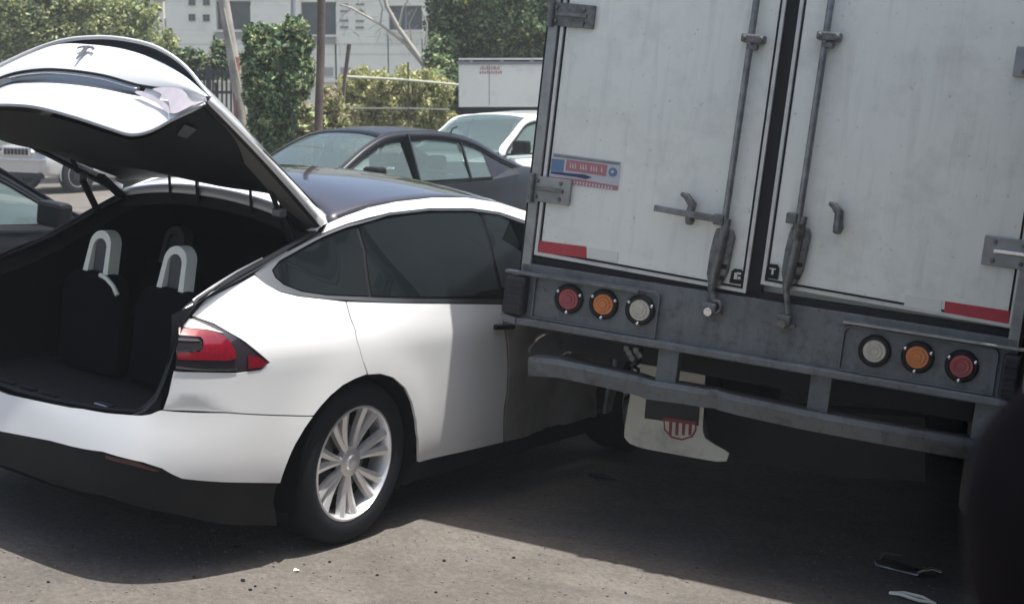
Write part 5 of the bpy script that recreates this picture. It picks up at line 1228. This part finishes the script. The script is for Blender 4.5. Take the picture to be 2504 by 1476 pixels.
plant('dry_climbers', 'yellow green dry climbers covering the wire fence', 'climbing plant', 24.6,
      [(850 + 28 * i + (j % 2) * 12, 208 + 30 * j - (6 * ((i * 7 + j * 3) % 4)), 25, 24, .12 * ((i + j) % 3), .22) for i in range(9) for j in range(5)],
      [('leaf_dry', 15000, .034), ('leaf_olive', 6500, .036), ('leaf_brown', 3500, .034), ('leaf_dry', 3000, .02, 9.0), ('leaf_brown', 2500, .014, 12.0)], [([(930, 230), (930, 330)], .01, .02, 'bark')], seed=5)
plant('scrub', 'dry brown scrub at the foot of the brown pole', 'bush', 21.5,
      [(745, 300, 55, 50, 0, .35), (810, 270, 38, 60, .3, .3), (680, 350, 50, 40, 0, .3), (820, 330, 60, 50, .3, .3), (770, 370, 90, 50, 0, .4)],
      [('leaf_brown', 3800, .045), ('leaf_dry', 2200, .045), ('leaf_green', 1000, .05)], [([(745, 280), (740, 360)], .01, .02, 'bark')], seed=6)
plant('shrub', 'small dark shrub on top of the black bar fence', 'bush', 27,
      [(510, 165, 60, 28, 0, .3), (560, 160, 40, 30, 0, .3), (470, 150, 40, 30, 0, .3), (540, 130, 28, 30, 0, .2)],
      [('leaf_dark', 1800, .06), ('leaf_olive', 1400, .05)], [([(520, 160), (520, 300)], .01, .02, 'bark')], seed=8)
# bare tree with pale twigs in front of the wall
bt = at_y(1060, 185, 31); bare = thing('bare_tree', 'leafless pale branches crossing in front of the white wall windows', 'tree', Matrix.Translation((bt.x, 31, ground_z(bt.x, 31))))
def bp_(px, py): return at_y(px, py, 31) - Vector((bt.x, 31, ground_z(bt.x, 31)))
for pts, r0, r1 in (([(1062, 330), (1056, 185), (1010, 120), (975, 70), (945, 15), (935, -40)], .07, .035), ([(1056, 185), (990, 105), (930, 60), (860, 20), (830, 10)], .045, .012), ([(975, 70), (985, 20), (1010, -20)], .03, .012), ([(930, 60), (935, 20), (920, -20)], .022, .008),
                    ([(860, 20), (835, 40), (820, 70)], .012, .005), ([(1050, 175), (1040, 110), (1045, 60), (1030, 20)], .03, .010), ([(900, 40), (880, 15), (870, -20)], .012, .006), ([(1010, 120), (1000, 60), (1020, 20)], .018, .006)):
    P = [bp_(*p) for p in pts]; n = len(P)
    MB().tube(P, [r0 + (r1 - r0) * i / (n - 1) for i in range(n)], 7).obj('branch', M['bark_pale'], bare, smooth=60)
random.seed(11)
for k in range(46):
    x, y = random.uniform(820, 1050), random.uniform(-10, 110); a = random.uniform(0, 6.28); L_ = random.uniform(12, 38)
    MB().tube([bp_(x, y), bp_(x + L_ * .5 * cos(a) + 2, y + L_ * .5 * sin(a)), bp_(x + L_ * cos(a), y + L_ * sin(a) + 4)], [.006, .004, .002], 4).obj('twig', M['bark_pale'], bare)

# ================================================================ litter on the street
def street_thing(name, label, cat, px, py, group=None, rz=0):
    p = on_street(px, py, 0.0); return thing(name, label, cat, STREET @ Matrix.Translation(p) @ Matrix.Rotation(rz, 4, 'Z'), group)
d1 = street_thing('metal_bracket', 'bent grey metal bracket lying in the shade under the truck', 'debris', 2200, 1395, rz=radians(-28))
MB().grid([[V(-.12, -.06, .03), V(-.12, .06, .055)], [V(-.11, -.055, .012), V(-.11, .06, .03)], [V(.0, -.05, .012), V(.0, .055, .022)], [V(.10, -.05, .012), V(.10, .045, .02)], [V(.115, -.05, .035), V(.115, .045, .045)]]).obj('plate', M['satin'], d1, smooth=30, solid=.004)
MB().tube([V(.10, -.05, .03), V(.15, .0, .05), V(.19, .05, .03)], [.008, .012, .010], 8).obj('bolt_arm', M['chrome'], d1, smooth=50)
MB().tube([V(-.12, -.04, .03), V(-.10, .05, .06), V(-.03, .12, .05)], .007, 8).obj('hook', M['satin'], d1, smooth=50)
d2 = street_thing('plastic_shard', 'white broken plastic loop at the bottom edge beside the shade line', 'debris', 2222, 1466, rz=radians(-22))
MB().tube([V(-.09, .01, .012), V(-.03, .035, .02), V(.06, .03, .02), V(.12, .0, .012), V(.05, -.02, .015), V(-.04, -.005, .02)], .009, 8, closed=True).obj('loop', M['seatwhite'], d2, smooth=60)
d3 = street_thing('rubber_strip', 'curled black rubber strip on the shaded street beside the white flap', 'debris', 1478, 1172)
MB().tube([V(-.09, .03, .012), V(-.04, -.01, .02), V(.02, -.03, .025), V(.07, -.03, .012)], [.010, .016, .014, .006], 8).obj('strip', M['black_rubber'], d3, smooth=60)
d4 = street_thing('paper_scrap', 'tiny white scrap on the sunlit street below the rear wheel', 'debris', 724, 1396)
MB().add([V(-.012, -.01, .004), V(.012, -.012, .010), V(.014, .012, .004), V(-.01, .010, .012)], [(0, 1, 2), (0, 2, 3)]).obj('scrap', M['wall'], d4)
rnd = random.Random(5)
def stone(c, r):
    bm = bmesh.new(); bmesh.ops.create_icosphere(bm, subdivisions=1, radius=r)
    for v in bm.verts: v.co *= rnd.uniform(.7, 1.2); v.co.z *= .6
    vs = [v.co + c for v in bm.verts]; fs = [[v.index for v in f.verts] for f in bm.faces]; bm.free(); return vs, fs
mb = MB()
for k in range(1100):
    px, py = rnd.uniform(-50, 2300), rnd.uniform(1290, 1560); p = on_street(px, py); r = rnd.choice((.0025, .003, .0035, .004, .005, .007))
    vs, fs = stone(p + V(0, 0, r * .3), r); mb.add(vs, fs)
o = mb.obj('gravel', M['stone'], None, mw=STREET); tag(o, 'loose grit and small stones scattered over the near asphalt', 'gravel', kind='stuff')
for px, py, r, lab in ((594, 1420, .013, 'largest dark pebble, upper left of the tight trio on the sunlit asphalt'), (624, 1433, .009, 'dark pebble at the right of the tight trio on the asphalt'), (612, 1442, .010, 'dark pebble at the bottom of the tight trio on the asphalt'),
        (806, 1374, .010, 'dark pebble just below the rear wheel shadow'), (922, 1406, .009, 'dark pebble midway between the trio and the truck shade'), (1086, 1371, .010, 'dark pebble left of the shade line below the white sill'), (1256, 1364, .011, 'dark pebble close under the edge of the truck shade'),
        (1530, 1450, .009, 'rightmost dark pebble, near the bottom edge'), (1066, 1448, .008, 'small dark pebble near the bottom edge at mid left'), (118, 1423, .008, 'leftmost small pebble below the bumper shadow'), (474, 1410, .007, 'tiny pebble left of the tight trio')):
    s_ = street_thing('pebble', lab, 'pebble', px, py, 'dark pebbles on the sunlit asphalt')
    vs, fs = stone(V(0, 0, r * .35), r); obj('stone', vs, fs, M['rubber'], s_)

# ================================================================ unseen bus around the camera, added to darken the ground by the truck
bus = thing('bus', 'unseen dark bus added beside the truck to darken the ground, the picture is taken through its side window', 'bus', STREET @ TRM @ Matrix.Translation((1.30, -6.7, 0)) @ Matrix.Rotation(radians(-0.2), 4, 'Z') @ Matrix.Translation((1.235, 4.6, 0)))
M['bus_skin'] = mat('bus_skin', (0.05, 0.045, 0.05), 0.5, dirt=(0.12, 0.11, 0.1), dscale=2, damt=0.3)
def bb(x0, x1, y0, y1, z0, z1): return MB().box(((x0 + x1) / 2, (y0 + y1) / 2, (z0 + z1) / 2), (x1 - x0, y1 - y0, z1 - z0))
for sg in (-1, 1):
    bb(*sorted((sg * 1.18, sg * 1.235)), -7, 7, .32, 1.12).obj('added_bus_side_panel', M['bus_skin'], bus, bevel=.01)
    bb(*sorted((sg * 1.18, sg * 1.235)), -7, 7, 2.62, 3.0).obj('added_bus_roof_side', M['bus_skin'], bus, bevel=.01)
    for y in (-6.95, -5.6, -1.0, .6, 2.2, 3.8, 5.4, 6.95): bb(*sorted((sg * 1.19, sg * 1.23)), y - .05, y + .05, 1.12, 2.62).obj('added_bus_window_pillar', M['gasket'], bus)
    for y0, y1 in ((-.95, .55), (.65, 2.15), (2.25, 3.75), (3.85, 5.35)): bb(*sorted((sg * 1.208, sg * 1.214)), y0, y1, 1.12, 2.62).obj('window', M['glass_dark'], bus)
    for y in (-4.2, 4.6): MB().lathe([(0, 0), (.26, 0), (.28, .03), (.46, .03), (.48, -.02), (.48, -.24), (.2, -.26)], V(sg * 1.22, y, .48), (sg, 0, 0), 28).obj('wheel', M['rubber'], bus, smooth=40)  # wheels of the added unseen bus
bb(-1.2, 1.2, -7, 7, 2.98, 3.05).obj('roof', M['bus_skin'], bus, bevel=.02)
bb(-1.18, 1.18, -6.95, 6.95, .80, .86).obj('floor', M['interior'], bus)
bb(-1.18, 1.18, 6.93, 7.0, .35, 3.0).obj('front_wall', M['bus_skin'], bus); bb(-1.18, 1.18, -7.0, -6.93, .35, 3.0).obj('rear_wall', M['bus_skin'], bus)
bb(-1.1, 1.1, -6.9, 6.9, .35, .5).obj('underframe', M['t_dark'], bus)
for y in (-1.6, -.7, .2, 1.1, 2.0, 2.9, 3.8):
    for x in (-.75, .75): bb(x - .42, x + .42, y, y + .12, .86, 1.9).obj('seat', M['interior'], bus, bevel=.03)

# ================================================================ the dark head at the lower right, just in front of the lens
hd = 1.05
hc = CW + px_ray_world(2676, 1330) * hd
pr = thing('person', 'dark haired passenger, only the back of the head at the lower right corner', 'person', Matrix.Translation(hc) @ Matrix.Rotation(radians(12), 4, 'Z'))
rows = []
for i in range(25):
    th = pi * i / 24; rows.append([])
    for j in range(33):
        ph = 2 * pi * j / 32; d = Vector((sin(th) * cos(ph), sin(th) * sin(ph), cos(th)))
        r = Vector((d.x * .080, d.y * .098, d.z * .118)); 
        if d.z < -.2: r.x *= 1 - .25 * (-d.z - .2); 
        rows[-1].append(r)
MB().grid(rows).obj('head', M['skin'], pr, smooth=180)
rows = []
for i in range(31):
    th = pi * .82 * i / 30; rows.append([])
    for j in range(65):
        ph = 2 * pi * j / 64; d = Vector((sin(th) * cos(ph), sin(th) * sin(ph), cos(th)))
        front = max(0, d.y) * max(0, .35 - d.z)
        k = 1.06 + .05 * noise.noise(d * 3) + .006 * noise.noise(d * 9) - .25 * front
        rows[-1].append(Vector((d.x * .084, d.y * .102, d.z * .122)) * k)
MB().grid(rows).obj('hair', M['hair'], pr, smooth=180)
MB().tube([V(0, 0, -.07), V(0, -.01, -.14), V(0, -.015, -.20)], [.050, .055, .075], 16).obj('neck', M['skin'], pr, smooth=180)
MB().grid([[V(a * .21 * cos(q), b * .12 * sin(q) - .015, z) for q in [2 * pi * k / 24 for k in range(25)]] for a, b, z in ((.3, .5, -.165), (.7, .8, -.19), (.95, 1, -.23), (1.02, 1.1, -.32), (.95, 1.1, -.50), (.9, 1.1, -.7))]).obj('shirt', M['shirt'], pr, smooth=180)

# ================================================================ thin summer haze over the whole place
hz = MB().box((0, 60, 5.2), (296, 236, 24)).obj('haze', None); tag(hz, 'thin bright midday haze in the air', kind='stuff')
hm = bpy.data.materials.new('haze'); hm.use_nodes = True; n_ = hm.node_tree; n_.nodes.clear()
o_ = n_.nodes.new('ShaderNodeOutputMaterial'); v_ = n_.nodes.new('ShaderNodeVolumePrincipled'); v_.inputs['Color'].default_value = (0.86, 0.93, 0.95, 1); v_.inputs['Density'].default_value = 0.0019; v_.inputs['Anisotropy'].default_value = 0.2
n_.links.new(v_.outputs[0], o_.inputs['Volume']); hz.data.materials.append(hm)
